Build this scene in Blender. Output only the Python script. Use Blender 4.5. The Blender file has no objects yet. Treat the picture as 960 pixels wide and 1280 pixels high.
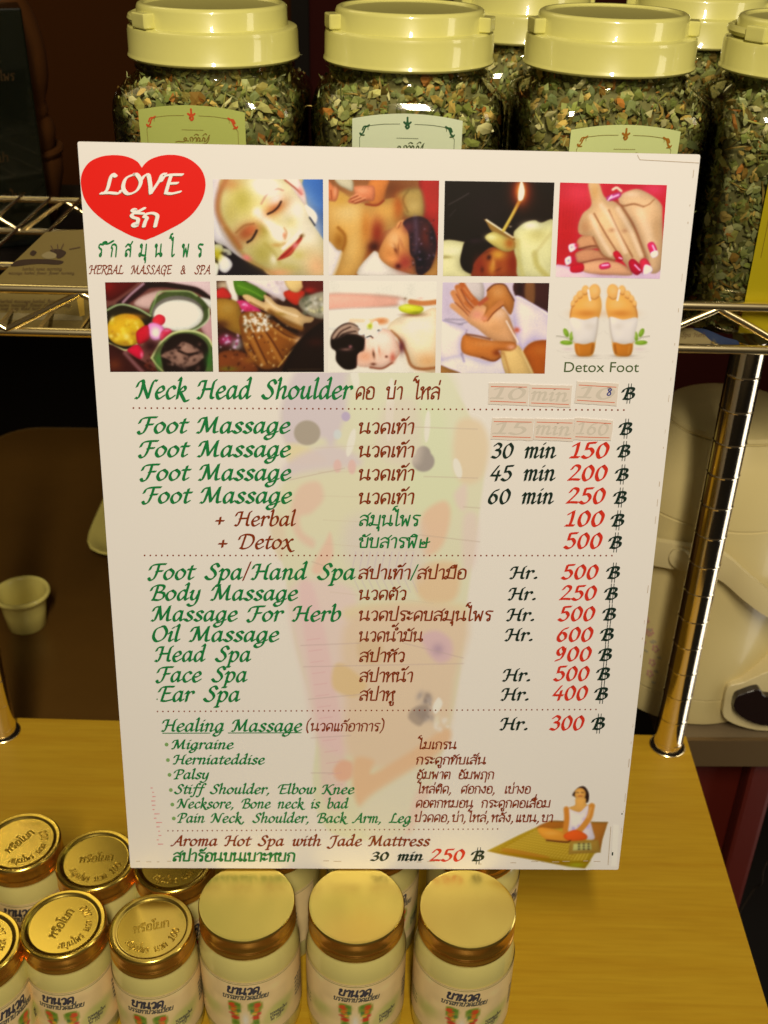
import bpy, bmesh, math, random
import numpy as np
from mathutils import Vector, Matrix
random.seed(7)
rng = np.random.default_rng(7)
SC = bpy.context.scene
COL = SC.collection
PI = math.pi

# ------------------------------------------------------------------ camera
# frame recovered from the menu board's four corners and the vertical vanishing point
FPX, PCX, PCY = 1350.0, 480.0, 640.0
HJ = 0.105                                   # height at which the board's lower edge stands
CORN = [(97, 177), (876, 193), (773, 1087), (163, 1085)]
_A = []
for (u, v), (x, y) in zip([(0, 1), (1, 1), (1, 0), (0, 0)], CORN):
    _A.append([u, v, 1, 0, 0, 0, -x*u, -x*v, -x]); _A.append([0, 0, 0, u, v, 1, -y*u, -y*v, -y])
HB = np.linalg.svd(np.array(_A, float))[2][-1].reshape(3, 3)
_K = np.array([[FPX, 0, PCX], [0, FPX, PCY], [0, 0, 1]])
_M = np.linalg.inv(_K) @ HB
if _M[2, 2] < 0: _M = -_M
_a, _b, _t = _M.T
_s = 0.297/np.linalg.norm(_a); _a = _a*_s; _b = _b*_s; _t = _t*_s
_up = -np.array([430.0-PCX, 2900.0-PCY, FPX]); _up /= np.linalg.norm(_up)
_X = _a/np.linalg.norm(_a); _X = _X - _up*(_X @ _up); _X /= np.linalg.norm(_X)
_Y = np.cross(_up, _X)
RW = np.array([_X, _Y, _up])
OB = _t + _a/2
CAM = RW @ (-OB) + np.array([0, 0, HJ])
BW, BH = 0.297, float(np.linalg.norm(_b))
BU = RW @ (_a/np.linalg.norm(_a)); BV = RW @ (_b/np.linalg.norm(_b))
HBI = np.linalg.inv(HB)

def ray(x, y):
    d = RW @ np.array([(x-PCX)/FPX, (y-PCY)/FPX, 1.0]); return d/np.linalg.norm(d)
def onz(x, y, z):
    d = ray(x, y); return CAM + d*((z-CAM[2])/d[2])
def bpt(x, y):
    """print layout: point of the board's face, in metres from its lower middle"""
    q = HBI @ np.array([x, y, 1.0]); return ((q[0]/q[2]-.5)*BW, q[1]/q[2]*BH)

cd = bpy.data.cameras.new('camera'); cam = bpy.data.objects.new('camera', cd); COL.objects.link(cam)
cd.sensor_fit = 'VERTICAL'; cd.sensor_height = 24.0; cd.lens = 24.0*FPX/1280.0
cd.clip_start = 0.01; cd.clip_end = 50
m3 = Matrix([[RW[i][0], -RW[i][1], -RW[i][2]] for i in range(3)])
cam.matrix_world = Matrix.Translation(Vector(CAM)) @ m3.to_4x4()
SC.camera = cam
cd.dof.use_dof = True; cd.dof.focus_distance = .575; cd.dof.aperture_fstop = 10.0

# ------------------------------------------------------------------ world, lamps, exposure
W = bpy.data.worlds.new('World'); SC.world = W; W.use_nodes = True
W.node_tree.nodes['Background'].inputs[0].default_value = (1.0, .70, .36, 1)
W.node_tree.nodes['Background'].inputs[1].default_value = 0.048
def area(name, loc, tgt, size, power, color, size_y=None):
    l = bpy.data.lights.new(name, 'AREA'); l.energy = power; l.color = color; l.size = size
    if size_y: l.shape = 'RECTANGLE'; l.size_y = size_y
    o = bpy.data.objects.new(name, l); COL.objects.link(o); o.location = loc
    o.rotation_euler = (Vector(tgt)-Vector(loc)).to_track_quat('-Z', 'Y').to_euler(); return o
area('shop_tube_lamp', (0.02, -1.05, 1.55), (0, .1, .22), .10, 29.0, (1.0, .875, .66), .75)
area('pole_streak_light', (.66, .155, -.10), (.25, .21, -.10), .22, .95, (1.0, .95, .86), .66)  # added unseen light, set low for the bright streak along the pole
area('far_side_lamp', (1.35, -.35, 1.0), (.25, .22, .22), .3, 2.5, (1.0, .90, .70), .5)
bl_ = area('back_ceiling_panel', (-1.02, 1.12, 1.75), (-1.02, 1.12, 0), .85, 4.6, (1.0, .82, .40), 1.1)
bl_.rotation_euler = (0, 0, math.radians(25))
SC.view_settings.view_transform = 'Standard'; SC.view_settings.look = 'None'
SC.view_settings.exposure = 0.0; SC.view_settings.gamma = 1.0

# ------------------------------------------------------------------ helpers
def lin(c):
    c = np.asarray(c, float)/255.0
    return np.where(c <= .04045, c/12.92, ((c+.055)/1.055)**2.4)
WL = np.array([.86, .735, .47])              # colour of the shop light as it falls on white card
def ink(c): return np.clip(lin(c)/WL, 0, .88)
def rgba(c): return tuple(float(v) for v in c)+(1.0,)
def mat(name, col, rough=.5, metal=0.0, coat=0.0, spec=.5, trans=0.0, ior=1.45, bump=0.0, bscale=200.0, var=0.0, vscale=60.0, crough=.05):
    m = bpy.data.materials.new(name); m.use_nodes = True
    nt = m.node_tree; b = nt.nodes['Principled BSDF']
    b.inputs['Base Color'].default_value = rgba(col); b.inputs['Roughness'].default_value = rough
    b.inputs['Metallic'].default_value = metal; b.inputs['Coat Weight'].default_value = coat
    b.inputs['Coat Roughness'].default_value = crough
    b.inputs['Specular IOR Level'].default_value = spec; b.inputs['IOR'].default_value = ior
    b.inputs['Transmission Weight'].default_value = trans
    if bump or var:
        tc = nt.nodes.new('ShaderNodeTexCoord')
    if bump:
        n = nt.nodes.new('ShaderNodeTexNoise'); n.inputs['Scale'].default_value = bscale; n.inputs['Detail'].default_value = 5
        nt.links.new(tc.outputs['Object'], n.inputs['Vector'])
        bp = nt.nodes.new('ShaderNodeBump'); bp.inputs['Strength'].default_value = bump; bp.inputs['Distance'].default_value = .001
        nt.links.new(n.outputs['Fac'], bp.inputs['Height']); nt.links.new(bp.outputs['Normal'], b.inputs['Normal'])
    if var:
        n2 = nt.nodes.new('ShaderNodeTexNoise'); n2.inputs['Scale'].default_value = vscale; n2.inputs['Detail'].default_value = 6
        nt.links.new(tc.outputs['Object'], n2.inputs['Vector'])
        mx = nt.nodes.new('ShaderNodeMix'); mx.data_type = 'RGBA'
        c0 = [max(0, v*(1-var)) for v in col]; c1 = [min(.95, v*(1+var)) for v in col]
        mx.inputs[6].default_value = rgba(c0); mx.inputs[7].default_value = rgba(c1)
        nt.links.new(n2.outputs['Fac'], mx.inputs[0]); nt.links.new(mx.outputs[2], b.inputs['Base Color'])
    return m
def mat_attr(name, rough=.4, coat=0.0, spec=.5, metal=0.0):
    m = mat(name, (.8, .8, .8), rough, metal, coat, spec)
    nt = m.node_tree; a = nt.nodes.new('ShaderNodeVertexColor'); a.layer_name = 'Col'
    nt.links.new(a.outputs['Color'], nt.nodes['Principled BSDF'].inputs['Base Color']); return m

class MB:
    def __init__(s): s.v = []; s.f = []; s.c = []; s.sm = []
    def add(s, vs, fs, smooth=False, col=None):
        o = len(s.v); s.v.extend([tuple(p) for p in vs])
        for f in fs: s.f.append(tuple(i+o for i in f)); s.sm.append(smooth); s.c.append(col)
        return s
    def box(s, lo, hi, col=None):
        x0, y0, z0 = lo; x1, y1, z1 = hi
        vs = [(x0,y0,z0),(x1,y0,z0),(x1,y1,z0),(x0,y1,z0),(x0,y0,z1),(x1,y0,z1),(x1,y1,z1),(x0,y1,z1)]
        return s.add(vs, [(0,3,2,1),(4,5,6,7),(0,1,5,4),(1,2,6,5),(2,3,7,6),(3,0,4,7)], False, col)
    def lathe(s, prof, n=48, c=(0,0,0), smooth=True, rot=None):
        vs = []; fs = []; k = len(prof)
        for i in range(n):
            a = 2*PI*i/n
            for (r, z) in prof: vs.append((c[0]+r*math.cos(a), c[1]+r*math.sin(a), c[2]+z))
        for i in range(n):
            j = (i+1) % n
            for q in range(k-1): fs.append((i*k+q, j*k+q, j*k+q+1, i*k+q+1))
        if prof[0][0] > 1e-9: fs.append(tuple(i*k for i in reversed(range(n))))
        if prof[-1][0] > 1e-9: fs.append(tuple(i*k+k-1 for i in range(n)))
        return s.add(vs, fs, smooth)
    def tube(s, pts, r, n=10, closed=False, smooth=True, flat=1.0):
        P = [Vector(p) for p in pts]; m = len(P); rings = []
        up = Vector((0, 0, 1))
        for i in range(m):
            a = P[i-1] if (i > 0 or closed) else P[i]
            b = P[(i+1) % m] if (i < m-1 or closed) else P[i]
            d = (b-a).normalized()
            u = d.cross(up) if abs(d.dot(up)) < .99 else d.cross(Vector((0, 1, 0)))
            u.normalize(); w = u.cross(d).normalized()
            rr = r[i] if isinstance(r, (list, tuple)) else r
            rings.append([P[i]+u*(rr*flat*math.cos(2*PI*k/n))+w*(rr*math.sin(2*PI*k/n)) for k in range(n)])
        vs = [p for g in rings for p in g]; fs = []
        for i in range(m if closed else m-1):
            j = (i+1) % m
            for k in range(n): fs.append((i*n+k, i*n+(k+1) % n, j*n+(k+1) % n, j*n+k))
        if not closed: fs.append(tuple(reversed(range(n)))); fs.append(tuple((m-1)*n+k for k in range(n)))
        return s.add(vs, fs, smooth)
    def build(s, name, m, parent=None, bevel=0.0, seg=2, shade=None):
        me = bpy.data.meshes.new(name); me.from_pydata(s.v, [], s.f)
        if any(c is not None for c in s.c):
            at = me.color_attributes.new('Col', 'FLOAT_COLOR', 'CORNER')
            d = np.ones((len(me.loops), 4), np.float32); i = 0
            for f, c in zip(s.f, s.c):
                d[i:i+len(f), :3] = c if c is not None else (.8, .8, .8); i += len(f)
            at.data.foreach_set('color', d.ravel())
        if any(s.sm): me.polygons.foreach_set('use_smooth', s.sm)
        if bevel:
            bm = bmesh.new(); bm.from_mesh(me)
            bmesh.ops.bevel(bm, geom=[e for e in bm.edges if e.calc_face_angle(0) > .5], offset=bevel, segments=seg, profile=.7, affect='EDGES')
            for f in bm.faces: f.smooth = False
            bm.to_mesh(me); bm.free()
        if any(s.sm):
            try: me.set_sharp_from_angle(angle=math.radians(42))
            except Exception: pass
        me.materials.append(m)
        o = bpy.data.objects.new(name, me); COL.objects.link(o)
        if parent: o.parent = parent
        return o
def tag(o, label, cat, group=None):
    o['label'] = label; o['category'] = cat
    if group: o['group'] = group
    return o
def thing(name, label, cat, loc=(0, 0, 0), rz=0.0, group=None):
    o = bpy.data.objects.new(name, None); COL.objects.link(o); o.location = loc; o.rotation_euler = (0, 0, rz)
    o.empty_display_size = .02
    return tag(o, label, cat, group)
def dup(root, loc, label, rz=0.0):
    r = root.copy(); COL.objects.link(r); r.location = loc; r.rotation_euler = (0, 0, rz); r['label'] = label
    for ch in list(root.children):
        c = ch.copy(); COL.objects.link(c); c.parent = r
        for g in list(ch.children):
            d = g.copy(); COL.objects.link(d); d.parent = c
    return r
def spline(pts, n=6, closed=False):
    P = np.array(pts, float); m = len(P)
    if m < 3 and not closed:
        return np.array([P[0]+(P[-1]-P[0])*t for t in np.linspace(0, 1, n+1)])
    out = []
    for i in range(m if closed else m-1):
        if closed: p0, p1, p2, p3 = P[i-1], P[i], P[(i+1) % m], P[(i+2) % m]
        else:
            p1, p2 = P[i], P[i+1]; p0 = P[i-1] if i > 0 else p1*2-p2; p3 = P[i+2] if i+2 < m else p2*2-p1
        for k in range(n):
            t = k/n
            out.append(.5*((2*p1)+(p2-p0)*t+(2*p0-5*p1+4*p2-p3)*t*t+(3*p1-p0-3*p2+p3)*t**3))
    if not closed: out.append(P[-1])
    return np.array(out)
# ------------------------------------------------------------------ pen lettering (broad nib strokes)
# glyph: advance, strokes; each stroke a list of points on a baseline at 0 (x-height 50, capitals 75); 'o' strokes are small Thai head loops
def S_(txt): return [[tuple(float(q) for q in p.split(',')) for p in st.split()] for st in txt.split('|')]
G = {}
def g(ch, adv, txt): G[ch] = (adv, S_(txt))
g('a',49,'37,45 24,50 10,38 5,18 11,2 22,4 35,24|38,50 36,16 39,2 49,9')
g('b',46,'4,77 12,84 10,40 10,8 20,0 36,10 42,30 35,48 22,46 10,28')
g('c',40,'38,41 28,50 12,40 6,20 14,2 26,1 40,11')
g('d',50,'36,45 24,50 10,38 5,18 11,2 22,4 35,24|31,78 41,85 38,40 37,12 41,2 50,9')
g('e',42,'8,23 24,26 36,36 30,49 16,44 6,24 12,4 24,0 41,11')
g('f',34,'46,75 38,84 28,76 22,40 16,-8 7,-25 -4,-20|6,48 38,51')
g('g',47,'37,45 24,50 10,38 5,18 11,2 22,4 35,24|38,50 36,4 28,-22 12,-30 0,-23 5,-11 20,-7 46,6')
g('h',50,'4,77 12,84 10,40 8,0|9,26 24,46 36,48 38,34 34,10 39,1 50,9')
g('i',22,'2,40 12,50 9,12 13,1 23,9|15,68 18,71')
g('k',46,'4,77 12,84 10,40 8,0|9,24 26,47 37,45 34,32 12,25|17,26 30,8 44,-10 58,-8')
g('l',22,'3,77 12,84 9,40 9,10 13,1 23,9')
g('m',68,'2,40 12,50 9,0|9,28 22,47 32,48 33,30 31,0|31,28 44,47 54,48 56,32 52,8 57,1 67,9')
g('n',50,'2,40 12,50 9,0|9,28 23,47 35,48 38,32 34,8 39,1 50,9')
g('o',46,'25,50 9,38 5,16 17,0 35,10 41,34 25,50')
g('p',48,'2,40 13,50 10,4 6,-29|10,26 24,48 40,42 42,22 30,2 18,0 9,6|-2,-29 14,-28')
g('r',36,'2,40 12,50 9,0|9,27 21,46 34,49 37,40')
g('s',37,'35,42 25,50 12,44 14,32 28,20 31,8 18,0 3,8')
g('t',30,'18,66 14,40 12,10 18,1 30,9|2,48 33,50')
g('u',51,'2,40 12,50 8,16 15,2 28,8 36,28|38,50 36,12 41,1 51,9')
g('w',62,'2,40 12,50 9,14 16,2 26,8 34,40|34,50 32,12 40,2 54,14 60,38 53,51')
g('x',46,'2,42 12,50 20,34 32,4 46,-14 58,-12|45,46 36,48 10,3 0,3')
g('y',50,'2,40 12,50 8,18 15,3 28,9 36,30|39,50 36,0 26,-24 10,-29 -2,-21')
g('N',70,'-8,50 0,68 14,74 20,64|14,74 28,40 48,2|18,70 14,30 6,4 -5,2|48,2 55,48 63,72 75,74')
g('S',50,'49,62 38,76 22,70 18,54 34,38 40,20 28,2 10,2 -2,14')
g('H',66,'-8,54 0,70 21,73|20,73 16,30 8,2 -4,3|64,76 56,66 52,30 53,6 63,2|13,38 54,40')
g('F',52,'-8,48 0,66 20,73 58,75|30,72 25,30 16,2 2,-4 -6,6|23,39 48,41')
g('M',78,'-10,52 -2,68 14,73|17,72 11,30 4,3 -7,2|16,74 33,6|33,6 62,75|61,74 59,30 62,4 74,5')
g('D',68,'21,70 15,30 11,2|-8,50 -1,67 24,76 55,68 63,40 49,11 25,0 5,4')
g('E',54,'-8,50 1,68 18,74 55,75|21,73 16,40 11,3|11,3 30,1 55,8|16,40 43,42')
g('B',56,'20,72 15,30 9,0|-8,50 -1,66 20,76 45,72 45,54 30,41 17,41|28,41 51,34 51,12 33,0 6,3')
g('P',53,'21,72 16,30 10,0|0,0 22,1|-8,50 0,66 22,76 49,70 49,50 34,36 18,37')
g('O',64,'36,76 12,60 7,24 24,0 50,12 60,46 46,74 34,76')
g('K',62,'-8,54 0,70 21,73|20,73 16,30 8,2 -4,3|62,74 50,72 20,38|22,40 40,16 56,-6 72,-4')
g('A',62,'46,77 27,40 6,3 -7,1|46,77 48,40 52,4 63,3|18,28 50,30')
g('L',52,'36,68 26,76 20,60 15,20 5,2|-3,2 22,4 50,2 58,12')
g('J',46,'2,54 10,70 46,75|36,72 31,20 20,-12 4,-18 -8,-9')
g('V',58,'-8,54 0,70 12,73 21,40 27,2|27,2 48,50 55,74 65,78')
g('R',60,'21,72 16,30 9,0|-8,50 0,66 22,76 49,70 49,52 32,38 18,38|29,38 46,12 60,-6 72,-4')
g('G',62,'54,62 42,76 18,66 6,36 15,5 34,0 50,10|36,34 56,36|50,34 50,8 44,-18')
g('&',58,'46,44 38,8 18,0 6,12 14,34 34,50 36,66 24,72 18,58 30,30 54,2')
g('0',52,'28,70 11,54 6,22 18,0 38,12 44,48 28,70')
g('1',46,'9,56 28,70|28,70 26,30 21,2|6,1 37,2')
g('2',52,'8,54 20,70 38,66 38,48 20,22 3,2|3,2 22,4 48,3')
g('3',48,'8,60 22,70 38,62 34,46 18,38|18,38 36,34 39,16 25,0 3,4')
g('4',52,'33,70 4,23|4,23 48,23|38,46 31,-2')
g('5',50,'16,69 46,72|16,69 12,40|12,40 30,42 41,26 33,6 17,-1 1,6')
g('6',50,'42,68 23,58 8,30 9,8 24,0 39,14 37,34 22,42 10,28')
g('9',50,'37,50 25,69 10,56 10,38 22,30 36,46|39,62 37,36 27,10 7,0')
g('8',48,'24,70 10,58 22,42 36,26 34,8 18,1 8,12 20,34 36,54 34,66 24,70')
g('+',46,'2,26 38,26|20,44 20,8')
g('/',36,'34,80 2,-8')
g('.',24,'10,2 14,2 14,6 10,6 10,2 12,4')
g(',',26,'9,4 12,0 4,-14')
g('(',26,'24,84 9,58 8,16 19,-12')
g(')',26,'6,84 20,60 19,16 6,-12')
g(' ',46,'0,-999 0,-999')
# the currency sign: a capital with two upright hairlines
G['฿'] = (56, S_('20,72 15,30 9,0|-8,50 -1,66 20,76 45,72 45,54 30,41 17,41|28,41 51,34 51,12 33,0 6,3'))
# Thai; (c) marks a head loop
def c_(x, y, r=5.6): return ' '.join('%.1f,%.1f' % (x+r*math.cos(t*PI/4), y+r*math.sin(t*PI/4)) for t in range(9))
def t(ch, adv, *st): g(ch, adv, '|'.join(st))
t('ก',46,'3,37 11,33 9,18 8,0','3,37 8,48 24,51 37,42 38,20 38,0')
t('ค',46,'8,0 5,26 12,46 27,51 38,40 38,0',c_(20,20),'16,16 8,2')
t('ศ',48,'8,0 5,26 12,46 27,51 38,40 38,0',c_(20,20),'16,16 8,2','33,46 48,64')
t('ด',46,'13,14 10,0|10,0 4,22 8,44 26,51 38,40 38,0',c_(17,19))
t('ต',48,'14,20 12,0|12,0 4,22 6,44 15,50 22,43 30,50 39,42 39,0',c_(18,24))
t('อ',44,'5,41 18,51 35,44 38,18 33,2 10,2 6,18 7,28',c_(11,30))
t('บ',47,'11,42 11,2|11,2 38,2|38,2 38,51',c_(7,45))
t('ป',47,'11,42 11,2|11,2 38,2|38,2 39,76',c_(7,45))
t('ษ',52,'11,42 11,2|11,2 38,2|38,2 38,51',c_(24,24),'28,22 50,30')
t('า',32,'3,42 13,51 24,44 24,0')
t('ำ',32,'3,42 13,51 24,44 24,0',c_(-4,66))
t('ไ',28,'13,80 13,10 18,1 28,8','13,80 6,70 -2,84 -10,76 -4,92 6,96')
t('โ',26,'11,68 12,10 17,1 26,8','11,68 -4,78 16,84 22,80')
t('เ',22,'9,50 8,10',c_(12,6))
t('แ',42,'9,50 8,10',c_(12,6),'28,50 27,10',c_(31,6))
t('ห',48,'10,42 10,0|10,16 22,40 33,44','33,40 36,20 39,0',c_(7,45),c_(37,45))
t('ล',47,'4,42 17,51 33,46 38,36 38,0','38,24 24,30 9,24 6,14',c_(11,7),)
t('ส',47,'4,42 17,51 33,46 38,36 38,0','38,24 24,30 9,24 6,14',c_(11,7),'31,44 46,62')
t('น',54,'10,42 10,0|10,1 24,12 36,9','39,51 39,12',c_(7,45),c_(44,7))
t('ว',38,'4,42 15,51 28,44 30,24 28,10',c_(24,6))
t('ท',47,'10,42 10,0|10,6 24,44 33,50 38,42 38,0',c_(7,45))
t('ม',54,'16,42 14,12','13,6 44,3','44,51 44,2',c_(11,45),c_(6,7,6))
t('พ',52,'11,42 14,0|14,0 25,34|25,34 37,0|37,0 42,51',c_(7,45))
t('ร',38,'36,50 14,51 7,42 14,34 26,28 27,10',c_(22,6))
t('ข',46,'12,42 16,34 9,26 12,2|12,2 38,2|38,2 38,51',c_(8,45))
t('ะ',30,'8,40 12,34 24,42','8,12 12,6 24,14',c_(6,43,4),c_(6,15,4))
t('ง',38,'28,42 29,18 24,2 14,8 2,26',c_(24,45))
t('ฤ',46,'10,10 10,30 4,36 9,48 24,51 37,42 38,10 36,-24',c_(8,5))
t('ย',47,'12,42 14,34 6,26 9,4 20,2 38,2|38,2 38,51',c_(8,45))
t('ภ',48,'8,10 9,30 3,37 9,48 24,51 37,42 38,0',c_(5,5))
MARK = {}
def mk(ch, *st): MARK[ch] = S_('|'.join(st))
mk('่','-10,78 -12,62'); mk('้',c_(-24,66,4),'-22,71 -12,64 0,80')
mk('ั',c_(-28,62,4),'-26,58 -16,58 -2,70'); mk('ิ','-36,57 -24,68 -8,58 -36,57')
mk('ี','-36,57 -24,68 -8,58 -36,57','-9,70 -9,58'); mk('ื','-36,57 -24,68 -8,58 -36,57','-9,72 -9,58','-18,72 -18,62')
mk('ุ',c_(-12,-9,4),'-8,-10 -8,-25'); mk('ู',c_(-20,-9,4),'-18,-14 -18,-24 -6,-24 -6,-8')
UPV = 'ัิีืำ'

def strokes_of(txt):
    """list of strokes for a whole line and the line's advance"""
    out = []; x = 0.0; prev = ''
    for i, ch in enumerate(txt):
        if ch in MARK:
            dy = 16.0 if (ch in '่้' and (prev in UPV or (i+1 < len(txt) and txt[i+1] == 'ำ'))) else 0.0
            dx = -8.0 if (i and txt[i-1] == 'ป') else 0.0
            out += [[(px+x+dx, py+dy) for px, py in st] for st in MARK[ch]]
            prev = ch; continue
        adv, sts = G[ch]
        if ch != ' ': out += [[(px+x, py) for px, py in st] for st in sts]
        x += adv+(5.0 if ord(ch) < 128 else 0.0); prev = ch
    return out, x
def pen_mesh(mb, sts, place, shear=.2, a=6.2, b=1.9, ang=35.0, z0=0.0, scale=1.0, ridge=0.0, n=5, lift=2e-6, unit=1.0):
    """sweep an elliptical nib along every stroke; place(x, y, z) maps pen space to the surface"""
    ca, sa = math.cos(math.radians(ang)), math.sin(math.radians(ang))
    for k, st in enumerate(sts):
        P = spline(st, n)
        P = P[np.concatenate([[True], np.linalg.norm(np.diff(P, axis=0), axis=1) > 1e-3])] if len(P) > 1 else P
        P = np.stack([P[:, 0]+shear*P[:, 1], P[:, 1]], 1)
        if len(P) < 2: continue
        T = np.gradient(P, axis=0); T /= np.linalg.norm(T, axis=1)[:, None]+1e-9
        N = np.stack([-T[:, 1], T[:, 0]], 1)
        h = np.sqrt((a*(N[:, 0]*ca+N[:, 1]*sa))**2+(b*(-N[:, 0]*sa+N[:, 1]*ca))**2)
        m = len(P); zb = z0+(k % 60)*lift
        vs = []; fs = []
        for i in range(m):
            zz = zb+i*lift*.02
            L = P[i]+N[i]*h[i]; Rr = P[i]-N[i]*h[i]
            vs.append(place(L[0], L[1], zz)); vs.append(place(P[i][0], P[i][1], zz+ridge)); vs.append(place(Rr[0], Rr[1], zz))
        for i in range(m-1):
            q = i*3
            fs.append((q, q+1, q+4, q+3)); fs.append((q+1, q+2, q+5, q+4))
        # orient towards +z
        A, B = np.array(P[0]+N[0]*h[0]), np.array(P[1])
        fs = [tuple(reversed(f)) for f in fs] if False else fs
        mb.add(vs, fs)
        if ridge == 0.0:
            for e in (0, m-1):
                zz = zb+m*lift*.02+lift*.3
                cap = []
                for q in range(10):
                    c1, s1 = a*math.cos(q*PI/5), b*math.sin(q*PI/5)
                    cap.append(place(P[e][0]+c1*ca-s1*sa, P[e][1]+c1*sa+s1*ca, zz))
                mb.add(cap, [tuple(range(10))])
    return mb
# ------------------------------------------------------------------ printed pictures: soft shapes evaluated on a fine grid of coloured faces
def seg_dist(P, A, B):
    d = B-A; L = (d*d).sum()+1e-9
    t_ = np.clip(((P-A) @ d)/L, 0, 1)
    return np.linalg.norm(P-A-t_[:, None]*d, axis=1)
class Paint:
    sh = None
    def __init__(s, P, base):
        s.P = P; s.C = np.tile(np.array(base, float)/255, (len(P), 1)); s.touched = np.zeros(len(P)); s.vol = .22
    def mix(s, m, col, a):
        m = (m*a)[:, None]; cc = np.array(col, float)/255
        s.C = s.C*(1-m)+np.clip(cc if s.sh is None else cc*s.sh[:, None], 0, 1)*m; s.sh = None; s.touched = np.maximum(s.touched, m[:, 0])
    def poly(s, pts, col, soft=8, a=1.0, curve=True):
        Q = spline(pts, 5, True) if curve else np.array(pts, float)
        lo, hi = Q.min(0)-soft*2, Q.max(0)+soft*2
        ix = np.where(((s.P > lo) & (s.P < hi)).all(1))[0]
        if not len(ix): return s
        P = s.P[ix]; ins = np.zeros(len(P), bool); dm = np.full(len(P), 1e9)
        for i in range(len(Q)):
            A, B = Q[i-1], Q[i]
            dm = np.minimum(dm, seg_dist(P, A, B))
            if A[1] != B[1]:
                c = (A[1] > P[:, 1]) != (B[1] > P[:, 1])
                ins ^= c & (P[:, 0] < (B[0]-A[0])*(P[:, 1]-A[1])/(B[1]-A[1])+A[0])
        sd = np.where(ins, dm, -dm)
        x = np.clip(sd/(2*soft)+.5, 0, 1); m = np.zeros(len(s.P)); m[ix] = x*x*(3-2*x)
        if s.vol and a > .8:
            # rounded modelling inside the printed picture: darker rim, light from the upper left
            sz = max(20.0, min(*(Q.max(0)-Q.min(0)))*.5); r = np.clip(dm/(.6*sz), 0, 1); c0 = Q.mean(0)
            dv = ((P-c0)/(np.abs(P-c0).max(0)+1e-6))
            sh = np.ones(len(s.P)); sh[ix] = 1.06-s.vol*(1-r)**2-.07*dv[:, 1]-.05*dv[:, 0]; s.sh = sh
        s.mix(m, col, a); return s
    def blob(s, x, y, rx, ry, col, a=.8, rot=0):
        c, q = math.cos(math.radians(rot)), math.sin(math.radians(rot))
        d = s.P-np.array([x, y]); u = (d[:, 0]*c+d[:, 1]*q)/rx; v = (-d[:, 0]*q+d[:, 1]*c)/ry
        s.mix(np.exp(-(u*u+v*v)*1.1), col, a); return s
    def ell(s, x, y, rx, ry, col, soft=6, a=1.0, rot=0):
        c, q = math.cos(math.radians(rot)), math.sin(math.radians(rot))
        return s.poly([(x+rx*math.cos(k)*c-ry*math.sin(k)*q, y+rx*math.cos(k)*q+ry*math.sin(k)*c) for k in np.linspace(0, 2*PI, 13)[:-1]], col, soft, a)
    def line(s, pts, w, col, a=1.0, soft=None):
        soft = soft or max(4, w*.45); Q = spline(pts, 6); dm = np.full(len(s.P), 1e9)
        for A, B in zip(Q[:-1], Q[1:]): dm = np.minimum(dm, seg_dist(s.P, A, B))
        x = np.clip((w/2-dm)/(2*soft)+.5, 0, 1); s.mix(x*x*(3-2*x), col, a); return s
    def specks(s, n, box, r, cols, a=.8, seed=1):
        rg = np.random.default_rng(seed)
        for i in range(n):
            c = cols[rg.integers(len(cols))]; k = r*rg.uniform(.5, 1.5)
            s.blob(rg.uniform(box[0], box[2]), rg.uniform(box[1], box[3]), k*rg.uniform(.6, 1.6), k, c, a, rg.uniform(0, 180))
        return s
    def blur(s, nx, ny, sig):
        C = s.C.reshape(ny+1, nx+1, 3); k = int(3*sig)+1; w = np.exp(-.5*(np.arange(-k, k+1)/sig)**2); w /= w.sum()
        for ax in (0, 1):
            Pd = np.pad(C, [(k, k) if a == ax else (0, 0) for a in range(3)], mode='edge')
            C = sum(w[i]*(Pd[i:i+C.shape[0]] if ax == 0 else Pd[:, i:i+C.shape[1]]) for i in range(2*k+1))
        s.C = C.reshape(-1, 3); return s
    def grain(s, amt, cell=22, seed=3):
        rg = np.random.default_rng(seed); n = 80; tab = rg.normal(size=(n, n))
        q = s.P/cell; i = np.floor(q).astype(int); f = q-i; f = f*f*(3-2*f)
        T = lambda a, b: tab[(i[:, 0]+a) % n, (i[:, 1]+b) % n]
        v = (T(0,0)*(1-f[:,0])+T(1,0)*f[:,0])*(1-f[:,1])+(T(0,1)*(1-f[:,0])+T(1,1)*f[:,0])*f[:,1]
        s.C = np.clip(s.C*(1+amt*v[:, None]), 0, 1); return s
PAPER = (219, 203, 168)                      # what the white card looks like under the shop light

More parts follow.
